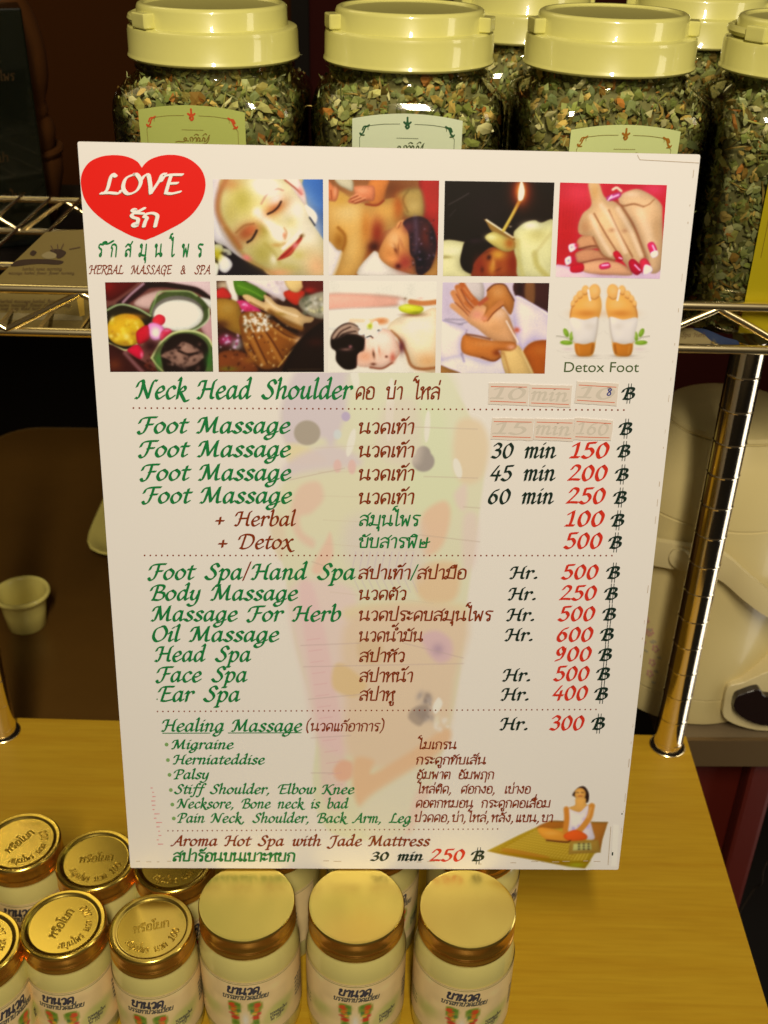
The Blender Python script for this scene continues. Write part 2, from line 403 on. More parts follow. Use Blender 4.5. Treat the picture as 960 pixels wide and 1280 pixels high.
def p_face(p):
    p.poly([(700,0),(940,0),(940,600),(850,420),(780,240)], (52,98,150), 12).poly([(800,300),(940,300),(940,600)], (35,75,130), 40, .7)
    p.poly([(0,480),(60,520),(140,600),(250,680),(400,760),(540,840),(0,840)], (30,18,24), 10)
    p.poly([(-10,10),(130,10),(60,150),(45,300),(120,450),(250,640),(320,700),(240,680),(120,590),(-10,480)], (203,188,168), 9)
    p.line([(60,340),(90,470),(220,640)], 26, (170,150,125), .6)
    p.poly([(130,0),(60,130),(45,280),(110,430),(200,570),(290,690),(400,750),(530,840),(960,840),(960,600),(840,400),(790,240),(750,80),(700,0)], (206,184,112), 8)
    p.line([(120,30),(62,150),(52,290),(110,420),(230,590)], 46, (170,88,38), .75, 26)
    p.blob(160,70,100,60,(200,120,60),.75).blob(430,80,150,80,(246,235,206),.9).blob(250,200,110,150,(172,152,44),.75)
    p.blob(150,310,70,120,(186,160,62),.6).blob(430,440,60,90,(160,140,40),.75).blob(420,640,120,120,(166,146,48),.75)
    p.blob(690,300,110,200,(234,212,170),.9).blob(800,500,130,220,(230,210,168),.8).blob(660,380,60,60,(214,190,90),.5)
    p.line([(380,300),(480,400),(560,480),(600,500)], 74, (246,222,182), .9, 34).blob(560,480,64,56,(247,228,194),.9)
    p.blob(602,492,22,34,(205,112,60),.8).blob(540,572,48,18,(190,138,58),.8).blob(600,560,22,16,(196,146,78),.7)
    p.blob(290,470,112,78,(165,78,28),.95,-30).blob(325,440,52,40,(196,98,46),.8,-30)
    p.line([(295,549),(330,526),(358,482),(372,452)], 17, (48,26,12), 1, 8).line([(200,470),(270,410),(350,395)], 16, (150,90,35), .6)
    p.blob(530,262,112,58,(190,98,38),.92,-32).blob(532,186,72,48,(242,198,164),.9,-30)
    p.line([(463,315),(510,292),(550,255),(574,212)], 15, (58,28,12), 1, 7).line([(410,230),(460,150),(540,108),(590,120)], 15, (198,128,96), .75)
    p.poly([(540,695),(600,630),(680,560),(735,505),(748,522),(700,590),(660,650),(590,686)], (206,58,34), 8)
    p.line([(546,692),(640,622),(742,500)], 10, (138,26,18), .9).blob(690,575,24,30,(228,128,120),.8,30)
    p.blob(742,494,24,18,(110,66,16),.85).line([(590,600),(690,508),(732,466)], 26, (238,218,192), .75).blob(722,655,60,46,(186,166,66),.65)
    p.blob(513,690,34,46,(220,202,160),.75).blob(640,760,110,40,(178,158,60),.5)
    p.poly([(585,0),(690,0),(750,80),(780,180),(770,240),(715,170),(640,70)], (242,208,174), 8).line([(606,34),(690,100),(742,150)], 15, (168,78,46), .9).blob(735,130,24,40,(226,126,106),.85,-20)
    p.poly([(775,240),(850,290),(876,350),(850,402),(800,320)], (238,222,192), 7).line([(810,344),(835,380),(852,408)], 13, (56,56,60))
    p.line([(118,440),(210,590),(300,690),(400,752),(520,812)], 34, (150,104,36), .55, 22).line([(600,430),(620,470),(606,520)], 16, (190,140,84), .7).blob(470,120,60,40,(250,242,218),.8)
    p.line([(440,560),(520,640),(560,720)], 26, (156,132,40), .4, 20).blob(800,640,90,90,(196,164,92),.5)
    p.blob(870,750,90,110,(226,160,98),.8).blob(560,800,100,36,(228,150,88),.75).blob(290,676,42,24,(226,112,100),.85,25)
    p.poly([(60,650),(140,680),(172,740),(120,802),(60,770)], (206,194,168), 7).poly([(90,600),(150,612),(164,655),(105,650)], (160,152,118), 7)
    p.poly([(16,570),(80,570),(95,620),(30,640)], (176,168,124), 7).poly([(10,720),(60,740),(40,840),(10,840)], (196,186,150), 7).blob(44,650,46,58,(186,166,16),.98)
    p.blob(110,645,20,16,(40,30,30),.8)
def p_back(p):
    p.poly([(780,0),(960,0),(960,720),(900,500),(860,380),(810,330)], (166,38,28), 14).blob(900,200,60,120,(180,48,34),.6).blob(560,110,130,90,(120,62,22),.9)
    p.poly([(590,150),(720,100),(800,130),(812,330),(660,335),(600,250)], (166,132,60), 26).blob(730,250,60,50,(186,152,78),.7).line([(690,110),(640,200),(680,300)], 20, (130,96,36), .6)
    p.poly([(0,100),(110,120),(230,200),(360,240),(470,200),(600,190),(640,330),(580,420),(470,480),(440,640),(380,640),(270,840),(50,840),(130,630),(0,560)], (204,146,60), 10)
    p.blob(180,300,140,110,(222,178,98),.9).blob(210,600,66,170,(217,164,78),.85,10).blob(120,200,90,60,(196,140,40),.6)
    p.blob(425,480,66,140,(148,42,14),.92).line([(380,600),(330,740),(280,830)], 56, (150,68,18), .85, 30).blob(110,540,56,90,(160,96,12),.85)
    p.line([(100,430),(152,490),(155,560),(125,640)], 26, (156,92,14), .8).blob(600,260,50,120,(186,84,18),.8).blob(330,430,44,150,(190,106,26),.7).blob(480,280,90,50,(214,150,60),.6).blob(400,590,54,52,(72,20,8),.92)
    p.poly([(370,30),(520,20),(500,120),(470,225),(380,246),(340,170)], (200,112,40), 9).poly([(180,212),(240,140),(230,90),(330,80),(400,90),(400,200),(340,205),(250,232)], (206,112,62), 8)
    p.blob(300,120,66,36,(224,144,90),.85)
    for a in ([(205,192),(262,166)], [(215,214),(290,184)], [(240,228),(325,196)]): p.line(a, 10, (140,62,24), .9).line([(q[0],q[1]-14) for q in a], 12, (226,146,90), .8)
    p.line([(330,236),(420,244),(480,205)], 16, (150,56,18), .9).poly([(0,30),(60,80),(104,112),(92,192),(60,212),(0,180)], (204,112,58), 8).line([(40,120),(46,190)], 10, (150,66,24), .8).blob(75,130,14,44,(228,150,96),.8)
    p.poly([(75,20),(212,20),(222,124),(150,100),(100,70)], (186,168,122), 12)
    p.poly([(0,545),(90,610),(132,642),(62,840),(0,840)], (206,187,160), 9).poly([(270,840),(380,640),(440,645),(520,740),(660,800),(780,840)], (211,192,158), 9).line([(130,640),(90,760),(60,830)], 20, (222,176,100), .6)
    p.poly([(590,400),(640,370),(680,440),(700,640),(740,810),(640,795),(520,750),(440,670),(460,570),(520,480)], (204,128,56), 8).blob(570,520,72,80,(228,164,94),.9)
    p.poly([(580,430),(600,380),(650,362),(642,400),(600,440)], (224,144,72), 6).line([(600,430),(625,385)], 8, (140,60,20), .8)
    p.blob(655,720,80,80,(164,56,38),.92).blob(578,612,15,40,(104,44,14),.85,-18).blob(602,600,8,46,(140,70,30),.7).blob(560,585,30,12,(236,176,108),.6,40).blob(625,560,14,60,(160,80,40),.4,-20).blob(550,690,52,26,(230,140,66),.85).blob(600,752,26,22,(76,16,18),.9).blob(520,640,40,40,(200,120,50),.6)
    p.poly([(640,390),(720,340),(820,348),(890,430),(922,560),(900,690),(840,806),(760,815),(740,700),(700,640),(688,480)], (60,32,38), 9).blob(830,500,46,120,(112,40,24),.75).blob(680,430,50,50,(120,52,50),.6)
    p.line([(742,340),(752,500),(748,640)], 26, (128,108,116), .4, 26).blob(790,700,60,100,(18,14,24),.88).blob(880,500,26,60,(24,18,28),.7)
    p.specks(60, (690,330,900,800), 7, [(150,130,140),(110,60,50),(30,22,28)], .5, 4).poly([(870,770),(940,670),(940,840),(800,840)], (166,112,46), 9)
def p_candle(p):
    p.blob(400,250,200,150,(40,22,20),.7).blob(850,250,120,160,(38,16,8),.7)
    p.line([(72,222),(160,175),(240,128)], 7, (128,118,104), .55).line([(80,320),(130,262)], 6, (110,100,90), .4).blob(580,402,14,8,(190,170,130),.8)
    p.poly([(0,535),(200,528),(232,560),(180,640),(200,750),(330,790),(430,830),(0,830)], (205,190,120), 8).blob(50,652,60,16,(150,130,62),.8).blob(120,600,90,40,(220,208,146),.7)
    p.poly([(205,530),(260,488),(350,478),(420,530),(442,570),(350,620),(290,690),(285,790),(200,762),(168,690),(185,590)], (28,16,11), 8).blob(290,520,60,24,(62,34,40),.6)
    p.poly([(290,690),(350,620),(430,570),(520,600),(622,610),(665,830),(290,830),(272,740)], (150,62,18), 9).blob(480,632,70,48,(208,144,36),.92).blob(430,742,34,60,(196,122,32),.92).blob(520,740,40,60,(170,80,22),.7)
    p.blob(600,710,46,90,(136,36,8),.8).blob(320,725,46,80,(142,44,18),.85).blob(404,655,20,24,(66,22,8),.9,20).blob(348,758,16,28,(92,30,10),.85).blob(440,700,16,40,(226,160,60),.5).blob(480,756,34,10,(104,40,12),.55,-30).blob(390,610,44,12,(100,36,12),.5,-25)
    p.poly([(605,480),(620,430),(700,370),(780,350),(830,370),(960,372),(960,830),(660,830),(632,680),(610,600)], (206,193,120), 8)
    p.blob(800,470,100,70,(190,170,84),.65).line([(780,620),(800,720),(880,810)], 44, (168,148,58), .6).line([(910,460),(800,600),(765,640)], 26, (190,170,96), .6).blob(750,392,80,34,(227,217,164),.9).line([(640,520),(650,680),(680,800)], 40, (186,168,80), .55)
    p.poly([(375,345),(600,488),(602,512),(520,490),(430,445),(385,372)], (150,108,38), 5).line([(382,346),(500,424),(602,492)], 14, (228,208,154), 1, 4)
    p.poly([(375,480),(440,445),(530,480),(612,520),(612,590),(540,608),(460,572),(390,520)], (186,160,70), 6).blob(420,490,50,28,(218,204,124),.9).blob(575,540,46,50,(168,84,16),.85)
    p.line([(525,432),(600,300),(662,178)], 28, (206,172,62), 1, 5).line([(535,436),(612,300),(672,182)], 8, (150,106,20), .8)
    p.blob(670,115,90,130,(190,56,4),.85).blob(668,112,40,80,(255,168,60),.92).poly([(672,26),(697,110),(680,182),(645,182),(650,100)], (255,243,196), 7)
def p_nails(p):
    p.blob(480, 300, 900, 900, (206, 34, 48), 1.0)
    p.blob(190,100,190,110,(228,62,74),.7).blob(830,70,120,70,(228,58,84),.8).blob(100,400,100,240,(196,16,14),.5)
    for k in range(8): p.line([(80+k*28,40+k*9),(60+k*25,420)], 12, (236,50,50), .22)
    p.poly([(0,690),(250,730),(450,770),(960,715),(960,840),(0,840)], (206,166,166), 9)
    p.poly([(190,500),(240,450),(340,450),(430,540),(260,562),(200,550)], (198,134,82), 7).poly([(185,590),(300,560),(450,600),(500,655),(260,672),(190,662)], (188,122,76), 7)
    p.line([(210,560),(330,535),(420,560)], 14, (120,60,34), .8).poly([(228,680),(400,650),(560,680),(650,770),(480,772),(260,752)], (206,142,92), 7).line([(230,675),(380,642),(500,650)], 13, (130,62,38), .7)
    p.poly([(540,130),(660,68),(760,90),(880,180),(896,300),(888,710),(760,730),(700,450),(560,220)], (211,162,106), 7)
    p.poly([(285,10),(370,10),(420,130),(520,180),(600,270),(700,450),(785,640),(740,725),(640,742),(560,652),(480,642),(400,602),(330,462),(220,442),(203,370),(240,270),(312,190)], (216,166,106), 7)
    p.blob(260,380,50,70,(176,112,62),.6).blob(340,90,40,80,(200,142,70),.7)
    for a, w in (([(335,270),(425,430),(520,580)],14), ([(455,240),(540,420),(650,625)],14), ([(560,205),(665,380),(755,625)],20), ([(325,465),(400,605),(500,655)],16), ([(515,165),(570,205),(660,190),(740,212)],14), ([(740,212),(790,190),(830,150)],8)): p.line(a, w, (150,90,48), .85)
    for a in ([(395,200),(480,330),(590,580)], [(530,230),(630,400),(720,610)], [(310,290),(390,470),(470,600)]): p.line(a, 36, (233,190,140), .7, 18)
    p.line([(710,250),(770,400),(805,510)], 66, (228,184,130), .7, 30).blob(850,400,40,150,(192,142,84),.6).blob(640,110,80,26,(230,186,136),.7).blob(480,405,26,18,(178,120,76),.7).blob(585,410,26,18,(178,120,76),.7)
    def nail(pts, c, st=None):
        p.poly(pts, c, 5)
        if st: p.line(st, 11, (244,206,218), .95, 4)
    nail([(492,590),(530,578),(572,640),(540,664),(503,630)], (200,18,38), [(540,630),(562,640)])
    nail([(618,670),(660,642),(732,722),(690,774),(640,742)], (188,12,42), [(668,690),(712,735)])
    nail([(708,665),(762,638),(802,722),(740,772)], (210,38,58)); nail([(750,690),(800,702),(812,742),(762,772),(735,765)], (232,204,208))
    nail([(774,520),(820,503),(852,572),(820,622),(790,580)], (216,38,80), [(815,530),(835,575)]); nail([(800,590),(850,572),(857,612),(815,632)], (236,216,216))
    nail([(438,130),(540,93),(552,130),(458,167)], (198,58,108), [(460,145),(535,115)]); p.line([(450,160),(480,120)], 10, (240,220,225), .9)
    nail([(125,530),(180,514),(192,550),(140,587)], (236,216,216)); p.blob(188,530,18,20,(214,20,50),.9).blob(150,545,10,14,(150,120,130),.8)
    nail([(95,640),(140,618),(147,672),(105,692)], (222,206,206)); p.blob(166,640,20,24,(210,20,60),.9).blob(122,655,10,12,(130,120,140),.8)
    nail([(145,700),(240,680),(242,742),(150,752)], (206,18,38)); nail([(380,690),(450,670),(467,712),(390,727)], (214,38,78), [(400,695),(450,690)])
    p.line([(488,72),(520,56),(557,82)], 20, (224,204,152), 1, 5)
def p_bowls(p):
    p.poly([(0,20),(280,20),(180,120),(60,190),(0,150)], (96,14,8), 16).blob(40,70,60,50,(150,20,10),.7)
    p.line([(390,40),(260,140),(140,230)], 70, (52,20,22), 1, 12).line([(340,46),(240,130),(165,205)], 22, (176,134,130), .9, 9)
    p.poly([(330,150),(500,105),(420,260),(260,225)], (192,150,125), 14).poly([(540,10),(960,10),(960,190),(780,90),(620,60)], (203,168,148), 10).poly([(830,370),(960,320),(960,600),(860,480)], (178,128,114), 10)
    p.line([(380,60),(520,55),(700,80),(820,112),(950,215)], 44, (44,22,18), 1, 10).poly([(820,160),(960,200),(960,280),(890,240)], (190,180,150), 9)
    p.poly([(400,240),(450,160),(560,108),(700,108),(820,160),(902,260),(892,350),(800,440),(690,470),(560,445),(430,405),(395,300)], (76,88,36), 7)
    p.line([(440,180),(480,118),(600,108),(730,112),(800,150)], 16, (150,164,92), .9).line([(902,260),(895,350),(820,420),(740,455)], 15, (176,182,124), .9).line([(400,300),(440,190)], 16, (130,150,80), .8)
    for q in range(9): p.blob(440+q*52, 165+abs(q-4)**2*6, 16, 26, (40,54,18), .6)
    p.ell(635,300,222,152,(118,108,88),7).ell(640,318,212,134,(224,212,172),8).blob(640,360,160,60,(232,222,186),.7)
    p.poly([(10,280),(130,225),(260,250),(402,310),(402,380),(330,520),(200,612),(110,592),(20,540)], (46,36,14), 8).line([(10,282),(140,224),(280,255),(402,322)], 17, (152,168,104), .95, 6)
    p.ell(190,442,168,140,(202,150,6),8).specks(30, (60,340,330,560), 20, [(238,198,44),(214,176,20),(176,118,0),(240,214,110)], .7, 5).line([(20,545),(120,592),(200,614),(285,565)], 15, (192,188,114), .95, 5).blob(250,330,90,26,(214,130,4),.7)
    p.poly([(20,570),(200,640),(400,750),(540,840),(30,840)], (66,22,16), 10).line([(180,640),(300,770),(360,830)], 34, (156,104,94), .7, 16).blob(90,740,70,60,(120,56,20),.7).specks(30, (330,560,500,790), 14, [(110,40,20),(50,14,10),(130,60,30)], .6, 8)
    p.poly([(408,670),(480,540),(560,480),(700,448),(850,468),(932,580),(960,700),(930,840),(530,840),(430,725)], (92,106,46), 8).line([(410,682),(480,560),(600,468),(760,452),(880,500),(940,590)], 18, (194,190,114), .95, 6).line([(410,682),(460,750),(520,810)], 15, (180,176,100), .9)
    p.poly([(498,600),(600,490),(760,478),(880,560),(892,690),(830,830),(560,830),(498,720)], (38,20,14), 12).blob(900,700,40,90,(50,110,30),.7).blob(470,700,26,60,(60,120,40),.6)
    p.poly([(490,660),(620,592),(680,543),(790,590),(856,660),(780,742),(640,762),(560,700)], (146,106,80), 10)
    p.line([(640,620),(720,652),(800,640)], 20, (44,24,16), .95).line([(590,602),(655,592)], 16, (54,30,22), .9).specks(46, (500,560,850,790), 13, [(60,36,26),(176,138,108),(40,22,16),(120,84,62)], .6, 9).blob(640,790,110,36,(44,24,20),.85)
    p.poly([(418,350),(470,308),(522,330),(522,380),(470,412),(428,392)], (216,38,48), 5).poly([(378,400),(430,380),(512,420),(502,500),(430,532),(388,480)], (222,112,154), 7)
    p.poly([(288,450),(370,400),(392,470),(380,532),(300,562),(278,500)], (202,22,38), 6).poly([(480,480),(530,428),(584,450),(532,500),(490,532)], (202,40,62), 5).blob(540,446,34,12,(226,120,140),.7)
    p.blob(444,468,44,56,(244,222,220),.95).blob(405,580,66,56,(56,16,18),.85).poly([(203,610),(290,568),(342,640),(312,692),(240,652)], (206,16,48), 6).blob(325,655,14,30,(240,130,140),.8)
def p_hands(p):
    p.blob(80,60,76,50,(202,172,122),.9).poly([(95,0),(165,0),(205,190),(150,185)], (216,197,162), 12).poly([(10,110),(80,78),(142,140),(122,172),(10,162)], (192,38,28), 9)
    p.poly([(165,10),(250,20),(380,80),(442,130),(400,192),(300,152),(195,135)], (76,116,14), 7).line([(200,60),(320,110),(410,160)], 12, (110,150,30), .7).poly([(260,0),(620,0),(600,185),(540,172),(440,122),(360,70)], (206,182,162), 10)
    p.specks(16, (440,30,600,170), 20, [(226,206,190),(180,150,130)], .5, 2)
    p.poly([(588,120),(660,98),(762,110),(742,192),(690,227),(618,182)], (194,44,18), 8).poly([(600,10),(770,10),(722,112),(640,102)], (208,168,92), 10).poly([(750,10),(960,10),(960,140),(800,132)], (96,24,18), 12).blob(800,100,60,26,(180,34,18),.8)
    p.poly([(720,190),(960,110),(960,330),(800,312)], (150,137,102), 14).specks(40, (730,150,925,300), 16, [(190,180,150),(90,90,60),(206,190,120),(120,110,80)], .7, 6)
    p.poly([(185,200),(260,188),(392,270),(342,302),(240,272)], (202,48,90), 8).specks(14, (200,200,380,290), 10, [(240,150,180),(170,20,60),(250,200,210)], .7, 12)
    p.poly([(0,180),(180,190),(232,300),(262,440),(230,482),(100,422),(0,330)], (152,106,24), 10).blob(110,250,60,50,(176,132,46),.8).blob(60,390,70,40,(90,44,14),.8)
    p.poly([(228,300),(420,288),(520,370),(640,450),(772,530),(742,562),(660,582),(600,702),(530,752),(400,762),(280,642),(228,480)], (138,76,15), 9)
    for a in ([(300,470),(360,600),(420,720)], [(400,440),(480,560),(560,700)], [(470,400),(580,480),(700,520)], [(270,560),(330,680)]): p.line(a, 30, (176,112,36), .7, 16).line([(q[0]+30,q[1]) for q in a], 14, (84,38,8), .75)
    p.blob(730,528,52,34,(213,168,114),.95).blob(742,592,32,30,(196,168,118),.9).line([(540,750),(620,650),(690,580),(740,575)], 10, (190,150,70), .8)
    p.specks(120, (250,290,490,450), 10, [(214,200,160),(190,174,130),(230,220,190),(90,60,24)], .85, 3).specks(46, (240,340,660,740), 9, [(222,196,140),(90,44,10),(200,150,70)], .7, 7)
    p.poly([(238,150),(290,138),(420,200),(418,140),(470,158),(540,220),(680,250),(760,310),(842,332),(820,372),(760,382),(740,432),(640,402),(520,322),(420,272),(300,212)], (208,164,98), 6)
    p.line([(470,280),(600,365),(735,425)], 44, (128,78,18), .85, 18).blob(560,300,60,20,(150,110,30),.7).line([(440,180),(540,260),(700,320)], 20, (230,196,140), .7).line([(300,200),(420,262)], 12, (140,80,30), .8)
    p.blob(100,520,70,46,(182,48,92),.95).blob(190,560,46,50,(156,147,127),.9).specks(14, (50,480,210,610), 11, [(236,180,200),(150,20,60),(200,196,190)], .7, 15)
    p.poly([(30,640),(200,608),(320,682),(355,800),(40,800)], (122,60,18), 10).blob(300,690,60,30,(150,90,20),.7).blob(120,765,80,22,(110,102,18),.85).specks(20, (60,600,340,760), 10, [(176,106,50),(60,24,8)], .6, 16)
    p.poly([(640,640),(760,480),(960,380),(960,830),(590,830)], (34,14,8), 14).blob(860,540,80,40,(66,20,10),.7).line([(620,770),(900,768)], 8, (90,70,40), .6)
    p.blob(480,330,26,30,(30,14,6),.8).line([(500,330),(600,410),(700,450)], 20, (40,18,8), .9)
def p_hair(p):
    p.poly([(0,130),(600,150),(605,230),(0,268)], (216,150,115), 24).poly([(0,270),(620,240),(960,240),(960,420),(0,420)], (226,212,176), 20).blob(300,300,240,30,(236,226,196),.7)
    p.line([(220,350),(420,355),(512,352)], 44, (228,180,124), .85, 18).blob(472,356,60,34,(206,120,58),.95)
    p.poly([(520,420),(600,330),(760,298),(960,270),(960,750),(780,755),(710,702),(670,602),(600,482)], (228,197,142), 9).blob(800,380,140,70,(238,216,168),.8).blob(860,690,120,80,(211,150,84),.85)
    p.line([(555,440),(620,500),(680,620),(720,722),(800,755),(950,742)], 22, (146,78,30), .85, 12).blob(640,570,32,62,(108,46,46),.95)
    p.poly([(330,470),(420,420),(540,430),(602,520),(622,620),(562,702),(480,748),(380,742),(268,722),(280,600)], (230,182,142), 8).blob(340,650,80,60,(222,142,92),.75).blob(480,500,80,50,(240,206,166),.8)
    p.blob(409,632,11,36,(92,50,26),.9,-8).blob(455,606,11,44,(186,110,66),.75,-12).blob(436,590,14,40,(244,208,170),.6).blob(482,632,36,36,(232,174,132),.8).blob(568,662,24,42,(198,96,66),.95).blob(515,652,12,10,(84,36,18),.95)
    p.line([(380,742),(480,750),(565,702)], 16, (136,66,38), .85).blob(406,714,24,12,(100,50,28),.9).line([(600,520),(622,620),(565,700)], 9, (200,130,90), .7)
    p.poly([(55,480),(120,400),(200,368),(280,400),(332,480),(322,580),(270,642),(262,742),(170,757),(98,690),(93,610),(56,570)], (34,17,12), 7)
    p.poly([(60,480),(130,400),(220,373),(310,430),(335,505),(250,472),(150,462),(78,512)], (156,120,90), 16)
    for a in ([(75,500),(120,430),(200,392),(280,412)], [(90,520),(150,452),(230,420),(310,462)], [(130,500),(200,450),(290,470)]): p.line(a, 10, (196,164,126), .55, 6)
    for a in ([(80,530),(130,450),(215,405)], [(110,540),(170,462),(260,440)], [(180,520),(250,470),(325,500)], [(230,530),(290,500)]): p.line(a, 10, (44,24,16), .8, 6)
    p.poly([(60,520),(140,492),(230,478),(320,500),(325,600),(240,600),(80,590)], (30,15,10), 16, .85)
    p.blob(180,592,52,14,(132,92,72),.9).blob(215,568,16,14,(190,120,110),.8).line([(270,640),(262,742)], 10, (90,50,34), .7)
    for q in range(7): p.ell(375+62*math.cos(q*.9), 425+42*math.sin(q*.9), 40, 26, (232,224,196), 7, 1, q*51)
    p.blob(378,397,28,28,(166,166,8),.98).line([(350,490),(380,480),(402,496)], 9, (40,26,14), .95).blob(450,432,14,9,(60,44,26),.9)
    p.blob(730,302,104,16,(126,76,36),.85).poly([(622,235),(680,213),(800,230),(824,265),(760,298),(680,288),(628,268)], (186,182,14), 6).blob(690,240,50,14,(214,214,70),.8).blob(760,285,50,12,(126,120,6),.8)
    p.line([(715,195),(820,207),(940,196)], 42, (192,110,48), .95, 10).blob(640,200,34,30,(232,222,190),.8).blob(672,167,14,9,(120,90,60),.8).blob(800,165,30,12,(214,150,120),.6)
def p_wrist(p):
    p.poly([(170,20),(360,20),(372,180),(250,150)], (186,166,142), 12).blob(80,200,60,120,(186,160,158),.6)
    p.poly([(655,20),(960,20),(960,320),(800,220),(648,150)], (70,34,28), 9).poly([(730,20),(802,20),(802,205),(722,160)], (122,76,36), 9).blob(680,90,26,60,(40,18,18),.7)
    p.poly([(640,150),(800,220),(960,330),(960,560),(790,522),(700,592),(640,442)], (207,182,188), 9).blob(760,330,80,80,(214,194,200),.7).line([(650,150),(800,222),(930,310)], 12, (226,208,208), .7)
    p.poly([(705,610),(800,524),(960,548),(960,840),(790,840),(740,690)], (166,80,14), 9).blob(850,600,60,40,(184,100,28),.7)
    p.poly([(0,350),(130,385),(242,430),(202,520),(196,672),(0,662)], (216,192,192), 8)
    for a in ([(40,350),(200,386)], [(60,340),(240,345)], [(170,385),(250,360)]): p.line(a, 14, (146,130,132), .7)
    p.line([(240,430),(204,520),(200,670)], 12, (168,140,140), .8).poly([(190,640),(400,692),(530,662),(600,840),(0,840),(0,700)], (206,186,184), 9).poly([(0,725),(90,750),(190,800),(0,840)], (150,100,40), 9).line([(195,630),(215,690)], 18, (150,130,128), .7)
    p.line([(200,60),(260,150),(345,235)], 58, (184,92,32), 1, 9).line([(215,80),(280,170)], 18, (206,124,62), .7)
    p.line([(162,75),(210,180),(300,265)], 50, (190,104,42), 1, 9).line([(165,90),(215,190)], 16, (214,138,78), .7)
    p.line([(128,122),(185,225),(280,300)], 52, (206,126,64), 1, 9).line([(120,228),(190,285),(270,350)], 46, (212,142,82), 1, 9)
    for a in ([(190,90),(250,200),(310,260)], [(150,130),(215,235),(270,290)], [(140,200),(200,255),(255,315)]): p.line(a, 8, (120,54,22), .7)
    p.poly([(250,320),(330,220),(470,230),(562,270),(622,400),(652,542),(560,562),(430,502),(330,422),(258,372)], (210,146,86), 9).blob(510,292,60,50,(222,168,118),.85).blob(325,302,60,46,(217,132,97),.85).blob(480,420,70,50,(200,136,74),.6)
    p.poly([(335,205),(400,150),(410,88),(470,48),(552,48),(602,120),(634,190),(602,302),(530,222),(460,252),(402,352),(368,342),(400,240)], (190,112,40), 7).blob(500,112,60,56,(208,138,68),.8)
    p.line([(408,102),(468,50),(552,52),(592,112),(634,185)], 10, (88,46,28), .8).line([(524,205),(445,275),(390,335)], 50, (196,116,50), 1, 9).line([(540,225),(465,285),(412,352)], 10, (110,50,16), .8).blob(380,334,34,26,(217,132,92),.9)
    p.line([(345,215),(400,170)], 30, (180,80,44), .9)
    p.poly([(520,600),(640,555),(700,600),(800,840),(590,840)], (206,162,86), 8).line([(700,610),(790,800)], 18, (226,186,112), .6).line([(545,620),(600,800)], 16, (170,116,50), .6)
    p.poly([(208,478),(300,488),(460,520),(622,528),(653,570),(602,603),(500,602),(522,652),(460,692),(340,662),(200,612)], (190,106,34), 7)
    p.line([(235,466),(330,480),(430,505)], 16, (124,64,26), .85).blob(400,545,120,26,(204,124,52),.8).blob(490,620,38,26,(136,56,12),.85).line([(360,655),(460,688),(520,655)], 10, (110,48,14), .7).blob(610,572,36,22,(222,150,110),.8)
    p.line([(568,355),(620,450),(664,530)], 13, (237,208,174), .9, 5).blob(655,430,28,24,(192,78,38),.92)
def p_feet(p):
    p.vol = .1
    for sgn in (1, -1):
        X = (lambda x: x) if sgn == 1 else (lambda x: 890-x)
        q = lambda pts: [(X(x), y) for x, y in pts]
        p.blob(X(282),664,86,12,(120,98,78),.8).blob(X(140),605,46,12,(206,176,158),.7)
        p.line(q([(40,492),(120,505),(190,545)]), 7, (130,120,90), .8)
        for (x, y, rx, ry, rt) in ((122,465,20,40,-25), (170,495,18,42,8), (125,550,54,19,3)): p.ell(X(x), y, rx, ry, (106,138,20), 5, 1, rt*sgn).ell(X(x)-4, y-4, rx*.5, ry*.5, (146,172,52), 6, .7, rt*sgn)
        p.poly(q([(153,330),(168,240),(190,190),(250,140),(300,120),(400,130),(428,240),(402,350),(385,460),(355,645),(280,667),(212,645),(180,480)]), (214,150,62), 5)
        for (x, y, rx, ry, rt) in ((365,115,52,68,8), (286,100,30,42,10), (240,138,28,36,20), (205,172,22,32,20), (180,215,18,30,10)):
            p.ell(X(x), y, rx, ry, (216,154,72), 4, 1, rt*sgn).blob(X(x)+2, y-8, rx*.6, ry*.5, (230,178,100), .7)
            p.line(q([(x-rx*.7,y+ry*.7),(x,y+ry*.95),(x+rx*.7,y+ry*.6)]), 8, (170,96,32), .75)
        p.blob(X(300),300,110,34,(194,112,34),.75).blob(X(330),220,60,40,(226,172,90),.7).line(q([(312,100),(318,140),(328,185)]), 17, (236,222,202), .95, 4).line(q([(158,330),(172,250)]), 8, (160,80,30), .6)
        p.poly(q([(158,338),(280,352),(398,333),(386,470),(362,548),(280,562),(200,556),(174,460)]), (210,194,166), 4).line(q([(395,340),(384,470),(360,548)]), 14, (184,166,136), .8).blob(X(320),410,60,40,(200,182,150),.6).blob(X(230),480,50,60,(217,200,170),.6)
        p.poly(q([(200,560),(280,566),(362,550),(352,642),(280,667),(212,652)]), (178,102,22), 4).line(q([(225,580),(235,640)]), 12, (200,130,46), .6).line(q([(350,570),(340,640)]), 14, (134,70,12), .7)
